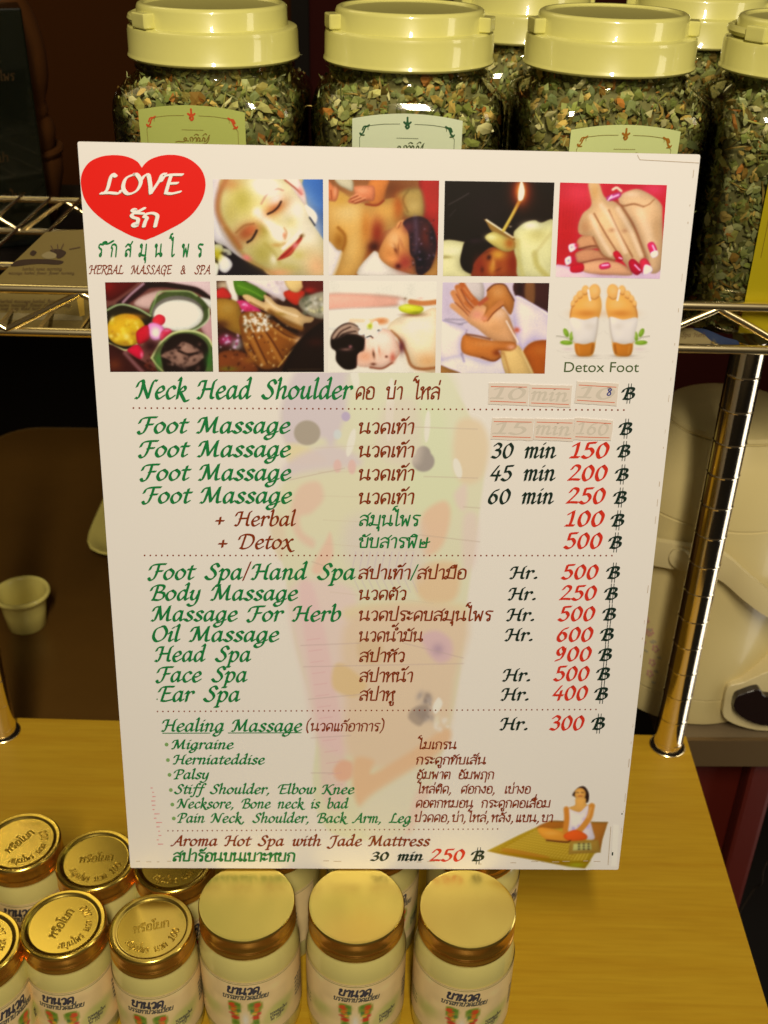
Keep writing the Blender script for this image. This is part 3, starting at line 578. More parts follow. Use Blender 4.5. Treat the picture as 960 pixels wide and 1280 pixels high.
def p_lady(p):
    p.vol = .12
    p.poly([(45,472),(250,370),(440,284),(540,288),(806,292),(772,400),(760,470),(722,490),(662,582),(560,570),(350,530),(150,496)], (168,132,22), 4, 1, False)
    for k in range(26):
        t0 = k/26; p.line([(120+t0*560,478+t0*60),(430+t0*330,300+t0*60)], 5, (222,190,84), .7, 3)
    for k in range(14):
        t0 = k/14; p.line([(110+t0*340,462-t0*165),(560+t0*200,545-t0*210)], 5, (140,96,10), .6, 3)
    p.poly([(45,472),(150,495),(350,530),(560,570),(662,582),(700,530),(560,540),(350,505),(150,474)], (150,108,6), 3, 1, False).poly([(150,478),(400,515),(420,505),(180,455)], (176,112,24), 5, .8)
    p.poly([(700,294),(806,292),(772,400),(760,470),(705,420)], (152,92,26), 4, 1, False).poly([(360,330),(440,285),(560,290),(545,325)], (154,84,20), 6, .9).blob(610,560,60,16,(150,150,20),.8).line([(440,284),(806,292)], 6, (110,70,14), .8)
    p.poly([(586,112),(620,72),(660,66),(687,110),(682,162),(655,164),(600,132)], (44,24,14), 4).ell(632,112,36,38,(206,142,56),4).blob(622,104,20,10,(226,172,90),.7)
    p.line([(610,102),(622,104)], 5, (80,40,16), .9).line([(640,102),(654,104)], 5, (80,40,16), .9).line([(622,126),(644,126)], 5, (150,60,36), .9).line([(600,105),(586,120)], 8, (44,24,14), .8)
    p.poly([(605,140),(665,138),(672,180),(722,178),(715,215),(690,222),(640,232),(560,202),(600,182)], (206,146,62), 4)
    p.poly([(556,195),(575,214),(630,226),(682,184),(692,260),(712,340),(722,396),(660,397),(560,350),(558,300)], (217,198,182), 4).specks(12, (570,230,700,370), 13, [(170,150,190),(196,170,190)], .7, 3)
    p.line([(545,208),(548,270),(538,345)], 34, (202,122,36), 1, 6).line([(706,188),(690,260),(640,330),(585,372)], 36, (202,128,42), 1, 6).line([(700,200),(680,262)], 10, (226,166,84), .7)
    p.poly([(362,340),(400,324),(520,350),(565,402),(540,422),(420,402)], (206,132,36), 4).poly([(528,372),(600,338),(672,370),(662,402),(560,407)], (206,80,20), 4).line([(420,405),(540,416),(570,408)], 9, (70,30,8), .9).blob(450,360,50,14,(226,160,60),.7)
    p.poly([(568,412),(746,402),(762,482),(558,492)], (150,112,36), 3, 1, False).poly([(590,427),(700,420),(706,464),(585,470)], (178,168,84), 3, 1, False)
    for i in range(3):
        for j in range(3): p.blob(625+i*30, 428+j*16, 8, 5, (40,30,20), .95)
def p_foot(p):
    p.vol = 0
    # pale foot-reflex chart behind the text, laid out in the photograph's own measure of the board
    A = lambda pts: [(320+x/3.43, 460+y/3.43) for x, y in pts]
    B = lambda pts: [(320+x/3.2, 760+y/3.2) for x, y in pts]
    p.poly([(384,462),(362,486),(351,524),(357,556),(360,588),(350,623),(340,658),(342,681),(354,708),(361,751),(368,800),(378,840),(388,875),(395,922),(391,972),(395,1010),(414,1041),(460,1050),(507,1035),(539,979),(560,916),(573,854),(581,791),(584,751),(592,693),(600,635),(606,575),(592,530),(574,495),(553,466),(500,452),(440,450)], (206,196,140), 3)
    p.poly(A([(205,-10),(130,100),(105,220),(140,330),(280,300),(330,330),(400,150),(410,0)]), (193,171,158), 6, .95).poly(A([(420,0),(800,0),(880,180),(870,300),(700,330),(560,300),(420,240)]), (206,200,144), 9, .9)
    p.poly(A([(680,170),(800,180),(850,420),(860,560),(700,600),(660,420)]), (201,201,138), 9, .9).poly(A([(860,240),(960,230),(1000,340),(960,480),(860,470)]), (212,180,124), 6, .95)
    p.poly(A([(140,330),(220,340),(300,400),(150,410)]), (214,190,120), 5, .9).poly(A([(140,400),(330,330),(450,420),(140,490)]), (198,172,160), 7, .8)
    p.poly(A([(140,470),(500,430),(640,520),(660,700),(300,720),(100,700),(80,640)]), (208,196,138), 8, .9).poly(A([(660,470),(860,470),(840,640),(700,640)]), (202,200,136), 8, .9)
    p.poly(A([(160,560),(200,500),(270,490),(290,560),(240,620),(190,640),(200,700),(250,740),(240,770),(180,730),(150,650)]), (214,166,124), 5, .85).poly(A([(60,680),(110,640),(130,760),(100,820)]), (210,180,130), 5, .8)
    p.ell(*A([(220,278)])[0], 16.5, 15.5, (140,122,92), 2).ell(*A([(718,400)])[0], 14, 13, (128,112,92), 2).ell(*A([(718,365)])[0], 9, 9, (128,112,92), 2)
    p.ell(*A([(386,208)])[0], 5.5, 6, (164,140,156), 1.5).ell(*A([(350,285)])[0], 5, 6, (190,196,176), 2, .8).ell(*A([(350,420)])[0], 5, 8, (212,156,130), 2, .9).ell(*A([(412,424)])[0], 5, 9, (212,156,130), 2, .9)
    for x, y, rx, ry, rt in ((425,40,5,14,-10), (575,180,5,40,3), (735,250,3.6,20,4), (865,430,5,13,-14), (408,320,4.5,18,14)): p.ell(*A([(x,y)])[0], rx, ry, (222,210,172), 1.5, .95, rt)
    p.poly(A([(560,150),(690,150),(700,400),(560,400),(520,300)]), (206,182,146), 8, .6).poly(A([(710,640),(800,570),(835,620),(800,760),(720,800)]), (216,164,112), 5, .9)
    p.poly(A([(700,850),(860,840),(860,980),(760,1020),(690,960)]), (212,166,104), 6, .9).poly(A([(300,740),(320,710),(330,800),(280,880),(240,860)]), (220,164,122), 4, .85)
    p.poly(A([(400,650),(680,640),(700,900),(420,860)]), (202,180,152), 14, .7).poly(A([(850,540),(900,500),(900,600),(870,600)]), (214,176,150), 5, .7).poly(A([(890,640),(950,640),(940,830),(890,860)]), (212,178,150), 6, .7)
    p.poly([(362,735),(440,735),(445,800),(450,930),(400,930),(380,850)], (215,180,152), 8, .9).poly([(374,740),(394,740),(425,890),(432,1000),(405,1000),(396,900)], (216,160,144), 5, .55)
    p.poly(A([(420,1020),(870,1010),(850,1100),(430,1090)]), (212,184,118), 7, .9).poly([(440,770),(578,765),(570,850),(555,930),(520,960),(440,950),(432,880)], (211,174,124), 9, .95)
    p.poly(B([(310,240),(350,225),(440,300),(420,340),(380,355),(310,320)]), (208,164,92), 4, .95).poly(B([(660,120),(720,90),(780,130),(780,200),(720,215)]), (200,152,140), 5, .95).blob(*B([(728,165)])[0], 8, 8, (150,110,120), .8)
    p.poly(B([(400,600),(470,610),(470,660),(640,560),(760,480),(770,540),(640,640),(480,740),(410,790),(385,680)]), (214,158,98), 5, .95).poly(B([(310,650),(340,610),(385,620),(380,680),(330,690)]), (216,146,100), 4, .95)
    p.poly(B([(480,740),(700,620),(680,760),(620,900),(470,930),(420,820)]), (211,196,150), 9, .9).poly(B([(640,740),(700,720),(640,860),(600,900)]), (218,174,140), 5, .7).poly(B([(410,130),(500,140),(500,215),(420,215)]), (200,160,100), 5, .8)
    # printed line work of the chart
    for a in ([(145,480),(260,455),(380,430)], [(600,250),(950,262)], [(720,465),(950,472)], [(890,595),(960,600)], [(700,715),(960,745)], [(240,830),(440,900)]): p.line(A(a), 1.0, (164,134,100), .6, .7)
    for a in ([(180,150),(420,140)], [(190,235),(830,222)], [(210,365),(420,345)], [(220,520),(380,510)], [(220,660),(310,660)], [(590,140),(830,200)]): p.line(B(a), 1.0, (164,130,110), .6, .7)
    for k in range(14): p.line([(384+k*2.2,800+k*14),(400+k*2.2,798+k*14)], 1.0, (200,130,120), .5, .7)
    for k in range(7): p.line([(395+k*3,560+k*30),(470+k*12,556+k*33)], .9, (180,152,110), .35, .7)
    for k in range(9): p.line([(445+k*9,690),(441+k*9,716),(450+k*9,740)], .9, (160,130,150), .45, .7)
    p.specks(16, (524,868,540,900), 4.5, [(104,82,66),(140,120,100)], .8, 5).poly([(548,872),(553,880),(545,892),(541,884)], (226,214,180), 2).specks(8, (538,890,560,912), 4, [(216,200,150),(222,206,170)], .7, 6).poly(B([(630,400),(690,390),(660,470),(610,440)]), (116,92,70), 3, .7)
# ------------------------------------------------------------------ menu board
M_print = mat_attr('board_print', .42, .45, .42)
M_white = mat('board_card', ink(PAPER), .42, coat=.45, spec=.42, bump=.05, bscale=14, crough=.16)
M_print.node_tree.nodes['Principled BSDF'].inputs['Coat Roughness'].default_value = .16
M_edge = mat('board_edge', (.55, .45, .30), .6)
M_green = mat('ink_green', ink((22, 108, 44)), .42, spec=.4)
M_brown = mat('ink_brown', ink((124, 44, 8)), .42, spec=.4)
M_black = mat('ink_black', ink((22, 38, 24)), .42, spec=.4)
M_red = mat('ink_red', ink((196, 44, 22)), .42, spec=.4)
M_heart = mat('ink_heart_red', ink((214, 20, 8)), .42, spec=.4)
M_cream = mat('ink_cream', ink((226, 210, 172)), .4, spec=.4)
M_hsh = mat('ink_dark_red', ink((120, 60, 20)), .4, spec=.4)
M_sans = mat('ink_olive', ink((66, 80, 30)), .42, spec=.4)
M_pink = mat('ink_pink', ink((206, 130, 112)), .42, spec=.4)
M_lite = mat('ink_light_green', ink((120, 150, 76)), .42, spec=.4)
M_stick = mat('sticker_paper', ink((206, 184, 146)), .6, spec=.3)
M_ghost = mat('ghost_ink', ink((190, 171, 134)), .6, spec=.3)
M_film = mat('film_seam', ink((178, 152, 110)), .3, spec=.5)
M_filmw = mat('film_edge', ink((226, 212, 182)), .2, spec=.6)

board = thing('menu_board', 'large white laminated price board with a red heart and small photographs, standing on jars', 'menu board', (0, 0, HJ))
BN = np.cross(BU, BV)
board.matrix_world = Matrix([[BU[i], BV[i], BN[i], (0, 0, HJ)[i]] for i in range(3)]).to_4x4() if False else Matrix([
    [BU[0], BV[0], BN[0], 0], [BU[1], BV[1], BN[1], 0], [BU[2], BV[2], BN[2], HJ], [0, 0, 0, 1]])
mb = MB(); hw = BW/2
def rr(x0, y0, x1, y1, r, n=5):
    o = []
    for cx, cy, a0 in ((x1-r, y0+r, -90), (x1-r, y1-r, 0), (x0+r, y1-r, 90), (x0+r, y0+r, 180)):
        for k in range(n+1):
            t_ = math.radians(a0+90*k/n); o.append((cx+r*math.cos(t_), cy+r*math.sin(t_)))
    return o
ol = rr(-hw, 0, hw, BH, .0010); n_ = len(ol)
mb.add([(x, y, 0) for x, y in ol]+[(x, y, -.0032) for x, y in ol], [tuple(range(n_)), tuple(reversed(range(n_, 2*n_)))])
mb.add([(x, y, 0) for x, y in ol]+[(x, y, -.0032) for x, y in ol], [(i, i+n_, (i+1) % n_+n_, (i+1) % n_) for i in range(n_)])
panel = mb.build('panel', M_white, board)
panel.data.materials.append(M_edge)
for p_ in panel.data.polygons:
    if abs(p_.normal.z) < .5: p_.material_index = 1

def picture(name, quad, zoom, res, fn, base, z, label=None, clip=False):
    """quad: corners on the board in the photo's pixels (TL TR BR BL); zoom: (x0, y0, scale) of the drawing's own units"""
    Q = np.array(quad, float); W_ = np.linalg.norm(Q[1]-Q[0]); H_ = np.linalg.norm(Q[3]-Q[0])
    nx, ny = int(W_*res), int(H_*res)
    u, v = np.meshgrid(np.linspace(0, 1, nx+1), np.linspace(0, 1, ny+1)); u, v = u.ravel()[:, None], v.ravel()[:, None]
    PX = (Q[0]*(1-u)+Q[1]*u)*(1-v)+(Q[3]*(1-u)+Q[2]*u)*v
    p = Paint((PX-np.array(zoom[:2]))*zoom[2], base); fn(p)
    if name != 'foot_chart': p.blur(nx, ny, 1.15)
    if not clip: p.C = np.clip(p.C+.045*np.sin((p.C-.42)*PI*1.25)*(p.C > .02), 0, 1)
    if not clip:
        lum = p.C @ np.array([.3, .59, .11]); p.C = np.clip(p.C*.84+lum[:, None]*.16, 0, 1)**1.10
        p.grain(.012, 9).grain(.02, 90, 5)
    if name == 'foot_chart': p.C = p.C*.70+np.array(PAPER)/255*.30
    C = ink(p.C*255)
    q3 = np.hstack([PX, np.ones((len(PX), 1))]) @ HBI.T
    V = np.stack([(q3[:, 0]/q3[:, 2]-.5)*BW, q3[:, 1]/q3[:, 2]*BH, np.full(len(PX), z)], 1)
    I = (np.arange(ny)[:, None]*(nx+1)+np.arange(nx)[None]).ravel()
    F = np.stack([I+nx+1, I+nx+2, I+1, I], 1)
    if clip: F = F[p.touched[F].max(1) > .004]
    me = bpy.data.meshes.new(name); me.from_pydata(V.tolist(), [], F.tolist())
    at = me.color_attributes.new('Col', 'FLOAT_COLOR', 'POINT')
    at.data.foreach_set('color', np.hstack([C, np.ones((len(C), 1))]).astype(np.float32).ravel())
    me.materials.append(M_print); o = bpy.data.objects.new(name, me); COL.objects.link(o); o.parent = board
    if label: o['label'] = label
    return o
picture('foot_chart', [(330, 466), (616, 466), (616, 1056), (330, 1056)], (0, 0, 1), 1.0, p_foot, PAPER, .00006, 'pale printed foot chart behind the lettering', True)
RES = 1.5
PH = [('photograph', [(266.2,224.2),(404,224.2),(404.7,344),(269.5,344)], (265,220,6.62), p_face, (206,184,112), 'printed photo of a face in a pale mask'),
 ('photograph', [(411,224.5),(549.3,225.7),(547,344),(411.3,344)], (408,220,6.667), p_back, (150,90,40), 'printed photo of a back massage'),
 ('photograph', [(556.4,226),(693.4,228),(688,345.5),(554,345)], (550,222,6.575), p_candle, (32,20,14), 'printed photo of a lit ear candle'),
 ('photograph', [(700.4,228),(834,231.3),(825,348.4),(694.7,346)], (692,226,6.575), p_nails, (212,24,24), 'printed photo of hands with red nails'),
 ('photograph', [(131.5,353),(262.7,352),(266.8,464.7),(138,465)], (130,348,6.857), p_bowls, (118,66,50), 'printed photo of green bowls and an orchid'),
 ('photograph', [(270.7,351),(404.4,351),(405.3,465),(273.6,465)], (268,348,6.76), p_hands, (60,30,15), 'printed photo of wet hands with salt'),
 ('photograph', [(412,351),(546,352),(544.3,466),(410,465)], (406,348,6.667), p_hair, (220,204,164), 'printed photo of a woman lying on a towel'),
 ('photograph', [(553.7,353),(687,353.7),(681,467),(551,466)], (548,348,6.667), p_wrist, (202,178,172), 'printed photo of a hand massage')]
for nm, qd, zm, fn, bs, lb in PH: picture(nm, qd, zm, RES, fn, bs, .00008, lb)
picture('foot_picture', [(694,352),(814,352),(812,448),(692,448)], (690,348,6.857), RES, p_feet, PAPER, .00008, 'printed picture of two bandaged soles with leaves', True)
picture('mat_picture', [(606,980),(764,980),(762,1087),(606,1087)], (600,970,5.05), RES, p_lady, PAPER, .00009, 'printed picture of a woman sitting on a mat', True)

ZT = .00016
def lettering(txt, x0, x1, y, cap, m, name='lettering', shear=.17, a=6.0, b=1.9, z=ZT, parent=None, hgt=75.0, y1=None):
    if hgt > 60: a, b = a*1.32, b*1.45
    else: a, b = a*1.0, b*.98
    sts, adv = strokes_of(txt)
    allp = [p_ for st in sts for p_ in st if p_[1] > -900]
    xs = [p_[0]+shear*p_[1] for p_ in allp]; lo, hi = min(xs), max(xs)
    sx = (x1-x0)/(hi-lo); sy = cap/hgt; y1 = y if y1 is None else y1
    def place(px_, py_, zz):
        X = x0+(px_-lo)*sx; q = bpt(X, y+(y1-y)*(X-x0)/(x1-x0)-py_*sy); return (q[0], q[1], zz)
    return pen_mesh(MB(), sts, place, shear, a, b, 35, z).build(name, m, parent or board)
L = lettering
# left column
L('Neck Head Shoulder', 170, 440, 498, 22.5, M_green)
for y, x0, x1 in ((541, 173, 361.5), (570.6, 174.5, 362), (600, 176.4, 362.5), (628.5, 178.6, 363.5)): L('Foot Massage', x0, x1, y, 19.5, M_green)
L('+ Herbal', 270.5, 369, 657, 17.5, M_brown, a=5.4); L('+ Detox', 274, 367, 685.7, 17.5, M_brown, a=5.4)
L('Foot Spa', 186, 302, 724, 19, M_green); L('/', 304, 313.5, 723, 19, M_brown); L('Hand Spa', 315, 443, 724, 19, M_green)
for s_, x0, x1, y in (('Body Massage',189,371,750), ('Massage For Herb',190,425,776), ('Oil Massage',192,347.5,801.5), ('Head Spa',194.5,312.6,826.5), ('Face Spa',196,308,852), ('Ear Spa',199,299,876.5)): L(s_, x0, x1, y, 18.3, M_green)
L('Healing Massage', 202.7, 376.5, 914, 14.6, M_green)
for s_, x0, x1, y in (('Migraine',215,291,936), ('Herniateddise',217,330,955), ('Palsy',218,260.5,973.5), ('Stiff Shoulder, Elbow Knee',218.6,442,992), ('Necksore, Bone neck is bad',221.4,435,1010), ('Pain Neck, Shoulder, Back Arm, Leg',222.5,513,1028)): L(s_, x0, x1, y, 11.3, M_green, a=6.2, b=2.2)
L('Aroma Hot Spa with Jade Mattress', 214, 537, 1057, 12.3, M_brown, a=6.2, b=2.2)
# Thai column
TH = dict(shear=.14, a=5.0, b=3.0, hgt=51.0)
L('คอ บ่า ไหล่', 446, 550.7, 498.6, 15, M_brown, **TH)
for y in (541.7, 571, 600, 629.5): L('นวดเท้า', 450, 517, y, 13.2, M_brown, **TH)
L('สมุนไพร', 450, 525.5, 657, 13, M_green, **TH); L('ขับสารพิษ', 450, 537, 684.5, 12.5, M_green, **TH)
L('สปาเท้า', 449, 512.5, 723.5, 12.4, M_brown, **TH); L('/', 513.5, 522.5, 723, 16, M_green); L('สปามือ', 522.5, 582, 723.5, 12.4, M_brown, **TH)
for s_, x1, y in (('นวดตัว',507,749.5), ('นวดประคบสมุนไพร',616,775.6), ('นวดน้ำมัน',528,801.5), ('สปาหัว',505,827), ('สปาหน้า',515.5,852), ('สปาหู',493.6,875.5)): L(s_, 450, x1, y, 12, M_brown, **TH)
L('(นวดแก้อาการ)', 383.6, 480, 913.6, 9.6, M_brown, **TH)
for s_, x0, x1, y in (('ไมเกรน',523,570,936), ('กระดูกทับเส้น',521,606.7,955), ('อัมพาต อัมพฤก',522,617,973.3), ('ไหล่ติด, ศอกงอ, เข่างอ',522,662.7,991.3), ('คอตกหมอน กระดูกคอเสื่อม',520.7,687.7,1009), ('ปวดคอ,บ่า,ไหล่,หลัง,แขน,ขา',519,690.7,1027)): L(s_, x0, x1, y, 8.8, M_brown, shear=.16, a=5.2, b=3.4, hgt=51.0)
L('สปาร้อนบนเบาะหยก', 217, 368, 1076.3, 10.4, M_green, shear=.12, a=6.2, b=4.2, hgt=51.0)
L('30 min', 464, 527.7, 1075.3, 10, M_black, a=7.6, b=2.6, hgt=70.0); L('250', 538, 579.5, 1075.7, 13.8, M_red, hgt=70.0, a=7.0)
# durations, prices, currency signs
for s_, x0, x1, y in (('30 min',615,694,571.8), ('45 min',614,693,600), ('60 min',612,691,629)): L(s_, x0, x1, y, 17.5, M_black, hgt=70.0, a=6.4)
for s_, x0, x1, y in (('150',713.6,760,571.7), ('200',711,758,600), ('250',709,755.5,628.6), ('100',707.5,754,657), ('500',706,751.5,684.7), ('500',702.8,746.7,723), ('250',700.5,744.5,749.3), ('500',698.6,742.5,775.2), ('600',698,740,801), ('900',695,738,825.4), ('500',693,735.5,850), ('400',692,733.5,874.3), ('300',688,729,911.7)):
    L(s_, x0, x1, y, 18.2 if y < 700 else 16.8, M_red, hgt=70.0, a=6.8)
for x0, y in ((638,723), (636,749.5), (634,775.6), (632,800.6), (629,851), (627,875), (625.7,912)): L('Hr.', x0, x0+32, y, 14.8, M_black, a=6.4)
for x0, y in ((778.6,498.6), (775,542.5), (772.5,570.5), (770.4,599.8), (768,628.6), (765,657), (762,684.7), (759.5,722.4), (756.8,748.6), (754.5,774.4), (751.8,799.8), (749.5,825), (747,849), (744.5,873.8), (740.7,911), (590,1075.5)):
    o = L('฿', x0, x0+13.2, y, 13.6 if x0 > 600 else 11.5, M_black, a=8.2, b=2.6, name='currency_sign')
    mb = MB(); k = 1.0 if x0 > 600 else .85
    for q in (5.6, 9.0):
        c4 = [bpt(x0+q+dx-.10*dy, y+dy) for dx, dy in ((-.45, 5.4*k), (.45, 5.4*k), (.45, -19.5*k), (-.45, -19.5*k))]
        mb.add([(p_[0], p_[1], ZT+.00013) for p_ in c4], [(0, 1, 2, 3)])
    mb.build('upright_stroke', M_black, o)
# dotted rules, underlines, bullets
def dots(x0, y0, x1, y1, n, r, m, name='dotted_rule', z=.00013):
    mb = MB()
    for i in range(n):
        t_ = i/(n-1) if n > 1 else 0; X, Y_ = x0+(x1-x0)*t_, y0+(y1-y0)*t_
        mb.add([(*bpt(X+r*math.cos(k*PI/4), Y_+r*math.sin(k*PI/4)), z) for k in range(8)], [tuple(reversed(range(8)))])
    return mb.build(name, m, board)
dots(167, 510, 780, 512.3, 83, 1.15, M_brown); dots(181, 694.3, 765, 694.3, 83, 1.1, M_brown); dots(197, 889.3, 745, 886.6, 83, 1.0, M_brown); dots(210, 1038.5, 622, 1036, 68, .9, M_brown)
for x, y in ((208.3,930.6), (210,950), (212,968.5), (213.6,987.5), (215.5,1005.6), (217.3,1023)): dots(x, y, x, y, 1, 2.5, M_lite, 'bullet')
dots(196.5, 874, 196.5, 874, 1, .9, M_green, 'bullet')
def strip(pts, w, m, name, z=.00012, parent=None):
    mb = MB(); P = np.array(pts, float)
    for A_, B_ in zip(P[:-1], P[1:]):
        d = (B_-A_)/np.linalg.norm(B_-A_); nn = np.array([-d[1], d[0]])*w/2
        mb.add([(*bpt(*q), z) for q in (A_+nn, B_+nn, B_-nn, A_-nn)], [(0, 1, 2, 3)])
    return mb.build(name, m, parent or board)
strip([(203, 916.5), (263, 916.3)], 1.1, M_green, 'underline'); strip([(285, 916.2), (377, 915.8)], 1.1, M_green, 'underline')
mb = MB()
for k in range(14):
    x = 189+k*.7+random.uniform(-2, 2); y = 985+k*5.4; w = random.uniform(2, 8)
    mb.add([(*bpt(x+dx, y+dy), .00012) for dx, dy in ((0, .6), (w, .3), (w, -.5), (0, -.7))], [(0, 1, 2, 3)])
mb.build('ink_smudge', M_pink, board)
# heart emblem
H_ = lambda x, y: (90+x/5.333, 180+y/5.333)
hp = [H_(*q) for q in ((467,158),(440,120),(390,92),(330,77),(260,75),(190,86),(120,120),(75,180),(60,250),(75,340),(110,410),(170,475),(250,535),(330,580),(410,618),(490,642))]
hp2 = [H_(*q) for q in ((490,642),(570,610),(660,565),(740,520),(810,460),(865,380),(890,300),(888,230),(860,165),(800,110),(730,80),(650,72),(580,82),(520,105),(485,135),(467,158))]
ho = list(spline(hp, 5))[:-1]+list(spline(hp2, 5))[:-1]
mb = MB(); mb.add([(*bpt(*q), .0001) for q in ho], [tuple(range(len(ho)))]); heart = mb.build('heart_emblem', M_heart, board)
for dx, dy, m, z in ((-.8, 1.0, M_hsh, .00016), (0, 0, M_cream, .00030)):
    L('LOVE', 127+dx, 228+dx, 242.3+dy, 24, m, name='lettering', shear=.10, a=5.6, b=2.3, z=z, parent=heart)
    L('รัก', 165+dx, 197+dx, 283+dy, 16.5, m, name='lettering', shear=.16, a=5.8, b=4.2, z=z, parent=heart, hgt=51.0)
L('ร ก ส มุ น ไ พ ร', 124, 254, 320.5, 15, M_green, shear=.14, a=5.6, b=3.8, hgt=51.0)
L('ั', 130, 141.5, 320.5, 14, M_green, shear=.14, a=5.6, b=3.8, hgt=51.0)
L('HERBAL  MASSAGE  &  SPA', 112, 263, 342.3, 10.5, M_brown, shear=.14, a=4.8, b=2.4)
# sans line under the feet (built-in font turned into a mesh)
cu = bpy.data.curves.new('sans_line', 'FONT'); cu.body = 'Detox Foot'; cu.size = 1; tmp = bpy.data.objects.new('sans_line', cu); COL.objects.link(tmp)
bpy.context.view_layer.update()
me = bpy.data.meshes.new_from_object(tmp.evaluated_get(bpy.context.evaluated_depsgraph_get())); bpy.data.objects.remove(tmp)
xs = [v.co.x for v in me.vertices]; wx = max(xs)
for v in me.vertices:
    q = bpt(703.5+v.co.x/wx*95+v.co.y*1.6, 464.8-v.co.y*18.2); v.co = (q[0], q[1], ZT)
me.materials.clear(); me.materials.append(M_sans); o = bpy.data.objects.new('lettering', me); COL.objects.link(o); o.parent = board
# correction stickers over two prices
SZ = lambda x, y: (600+x/4.364, 460+y/4.364)
M_sred = mat('sticker_red', ink((200, 92, 50)), .5)
def sticker(q4, ghost, dz):
    mb = MB(); P = [SZ(*q) for q in q4]
    top = []
    def edge(A_, B_, n=14, j=.0):
        return [(A_[0]+(B_[0]-A_[0])*k/n+random.uniform(-j, j), A_[1]+(B_[1]-A_[1])*k/n+random.uniform(-j, j)) for k in range(n)]
    ol = edge(P[0], P[1], 9, .35)+edge(P[1], P[2], 4, .3)+edge(P[2], P[3], 9, .45)+edge(P[3], P[0], 4, .3)
    n = len(ol)
    mb.add([(*bpt(*q), .00034+dz) for q in ol]+[(*bpt(*q), .00010) for q in ol], [tuple(range(n))]+[(i, i+n, (i+1) % n+n, (i+1) % n) for i in range(n)])
    o = mb.build('price_sticker', M_stick, board)
    P = [np.array(q) for q in P]
    for f in (.16, .86):
        A_ = P[0]*(1-f)+P[3]*f; B_ = P[1]*(1-f)+P[2]*f
        strip([A_+(B_-A_)*.05, A_+(B_-A_)*.95], .95, M_sred, 'red_line', .00037+dz, o)
    if ghost:
        A_ = P[3]*.72+P[0]*.28; B_ = P[2]*.72+P[1]*.28
        L(ghost, A_[0]+4, B_[0]-5, A_[1], 14.5, M_ghost, 'faded_lettering', a=5.2, b=2.4, z=.00036+dz, parent=o, hgt=70.0, y1=B_[1])
    return o
sticker([(50,82),(268,84),(262,205),(44,195)], '10', .0); sticker([(272,90),(503,95),(495,215),(268,205)], 'min', .00003); s3 = sticker([(530,72),(757,85),(745,205),(516,190)], '10 ', .0)
sticker([(66,272),(295,275),(287,395),(56,388)], '15', .0); sticker([(300,275),(516,280),(508,400),(290,390)], 'min', .00003); sticker([(518,270),(728,285),(715,395),(508,390)], '160', .00006)
M_pen = mat('pen_ink', ink((44, 46, 96)), .5)
L('8', 759, 764, 494, 8.5, M_pen, 'pen_mark', a=4, b=4, z=.0004, parent=s3, hgt=70.0) if '8' in G else None
# seams of the lamination film
strip([(797,193.5),(800,199.5),(868,203.2),(874,203.6)], .8, M_film, 'film_seam', .00014)
for k in range(30):
    pass
mb = MB()
for k in range(40):
    f0 = k/40; x = 867.5-f0*95; y = 212+f0*866
    if random.random() < .5:
        h = random.uniform(2, 11); w = random.uniform(.4, .9)
        mb.add([(*bpt(x+dx, y+dy), .00014) for dx, dy in ((-w/2, 0), (w/2, 0), (w/2-h*.11, h), (-w/2-h*.11, h))], [(3, 2, 1, 0)])
for k in range(46):
    x = 170+k*13.0
    if random.random() < .55:
        w = random.uniform(3, 11); y = 1076.5+.8*math.sin(k)+(2.5 if 560 < x < 640 else 0)
        mb.add([(*bpt(x+dx, y+dy), .00014) for dx, dy in ((0, .4), (w, .4), (w, -.4), (0, -.4))], [(0, 1, 2, 3)])
mb.build('film_seam', M_film, board)
strip([(770,1031),(767,1083)], 7.0, M_filmw, 'film_edge', .00013); strip([(763.5,1033),(760,1081)], .8, M_film, 'film_seam', .00015)
strip([(765.8,1065),(765.3,1069)], 1.8, M_black, 'film_seam', .00016); strip([(777.6,1016),(777.3,1018)], 1.2, M_black, 'film_seam', .00016)
# ------------------------------------------------------------------ materials of the place
M_gold = mat('gold_lid', (.76, .57, .12), .22, 1.0)
M_goldw = mat('gold_lid_brushed', (.78, .63, .16), .27, 1.0)
M_emb = mat('gold_embossing', (.72, .50, .075), .42, 1.0)
M_rim = mat('lacquer_reflection_rim', (.66, .33, .045), .26, .85)  # orange lacquer; its tone also paints in what the lid sides reflect
M_chrome = mat('chrome', (.88, .79, .62), .14, 1.0)
M_wire = mat('chrome_wire', (.92, .78, .46), .27, 1.0)
M_cream_lid = mat('cream_plastic', (.68, .65, .205), .32, coat=.7, var=.05, vscale=40, bump=.04, bscale=260)
M_balm = mat('balm_in_glass', (.60, .53, .185), .35, coat=1.0, crough=.04, var=.08, vscale=50)
M_lab = mat_attr('label_print', .45, .25, .4)
M_inkn = mat('ink_navy', ink((62, 56, 52)), .5)
M_ink3 = mat('ink_grey', ink((96, 86, 60)), .5)
M_ink4 = mat('ink_olive_line', ink((128, 120, 54)), .5)
M_cup = mat('white_glaze', (.80, .70, .20), .25, coat=.5)
M_cook = mat('cream_enamel', (.60, .50, .235), .35, coat=.25)
M_cook2 = mat('grey_cream_plastic', (.60, .51, .27), .4)
M_seam = mat('dark_seam', (.14, .11, .06), .6)
M_blackp = mat('black_plastic', (.012, .006, .005), .2, coat=.5)
M_brownt = mat('brown_laminate', (.10, .048, .009), .30, var=.12, vscale=14)
M_steel = mat('brushed_edge', (.20, .13, .06), .35, .6)
M_redp = mat('dark_red_panel', (.075, .006, .002), .5, var=.3, vscale=8)
M_maroon = mat('maroon_paint', (.032, .003, .0015), .8, spec=.15, var=.2, vscale=4)
M_wall = mat('wall_paint', (.052, .015, .0015), .9, spec=.15, var=.12, vscale=3)
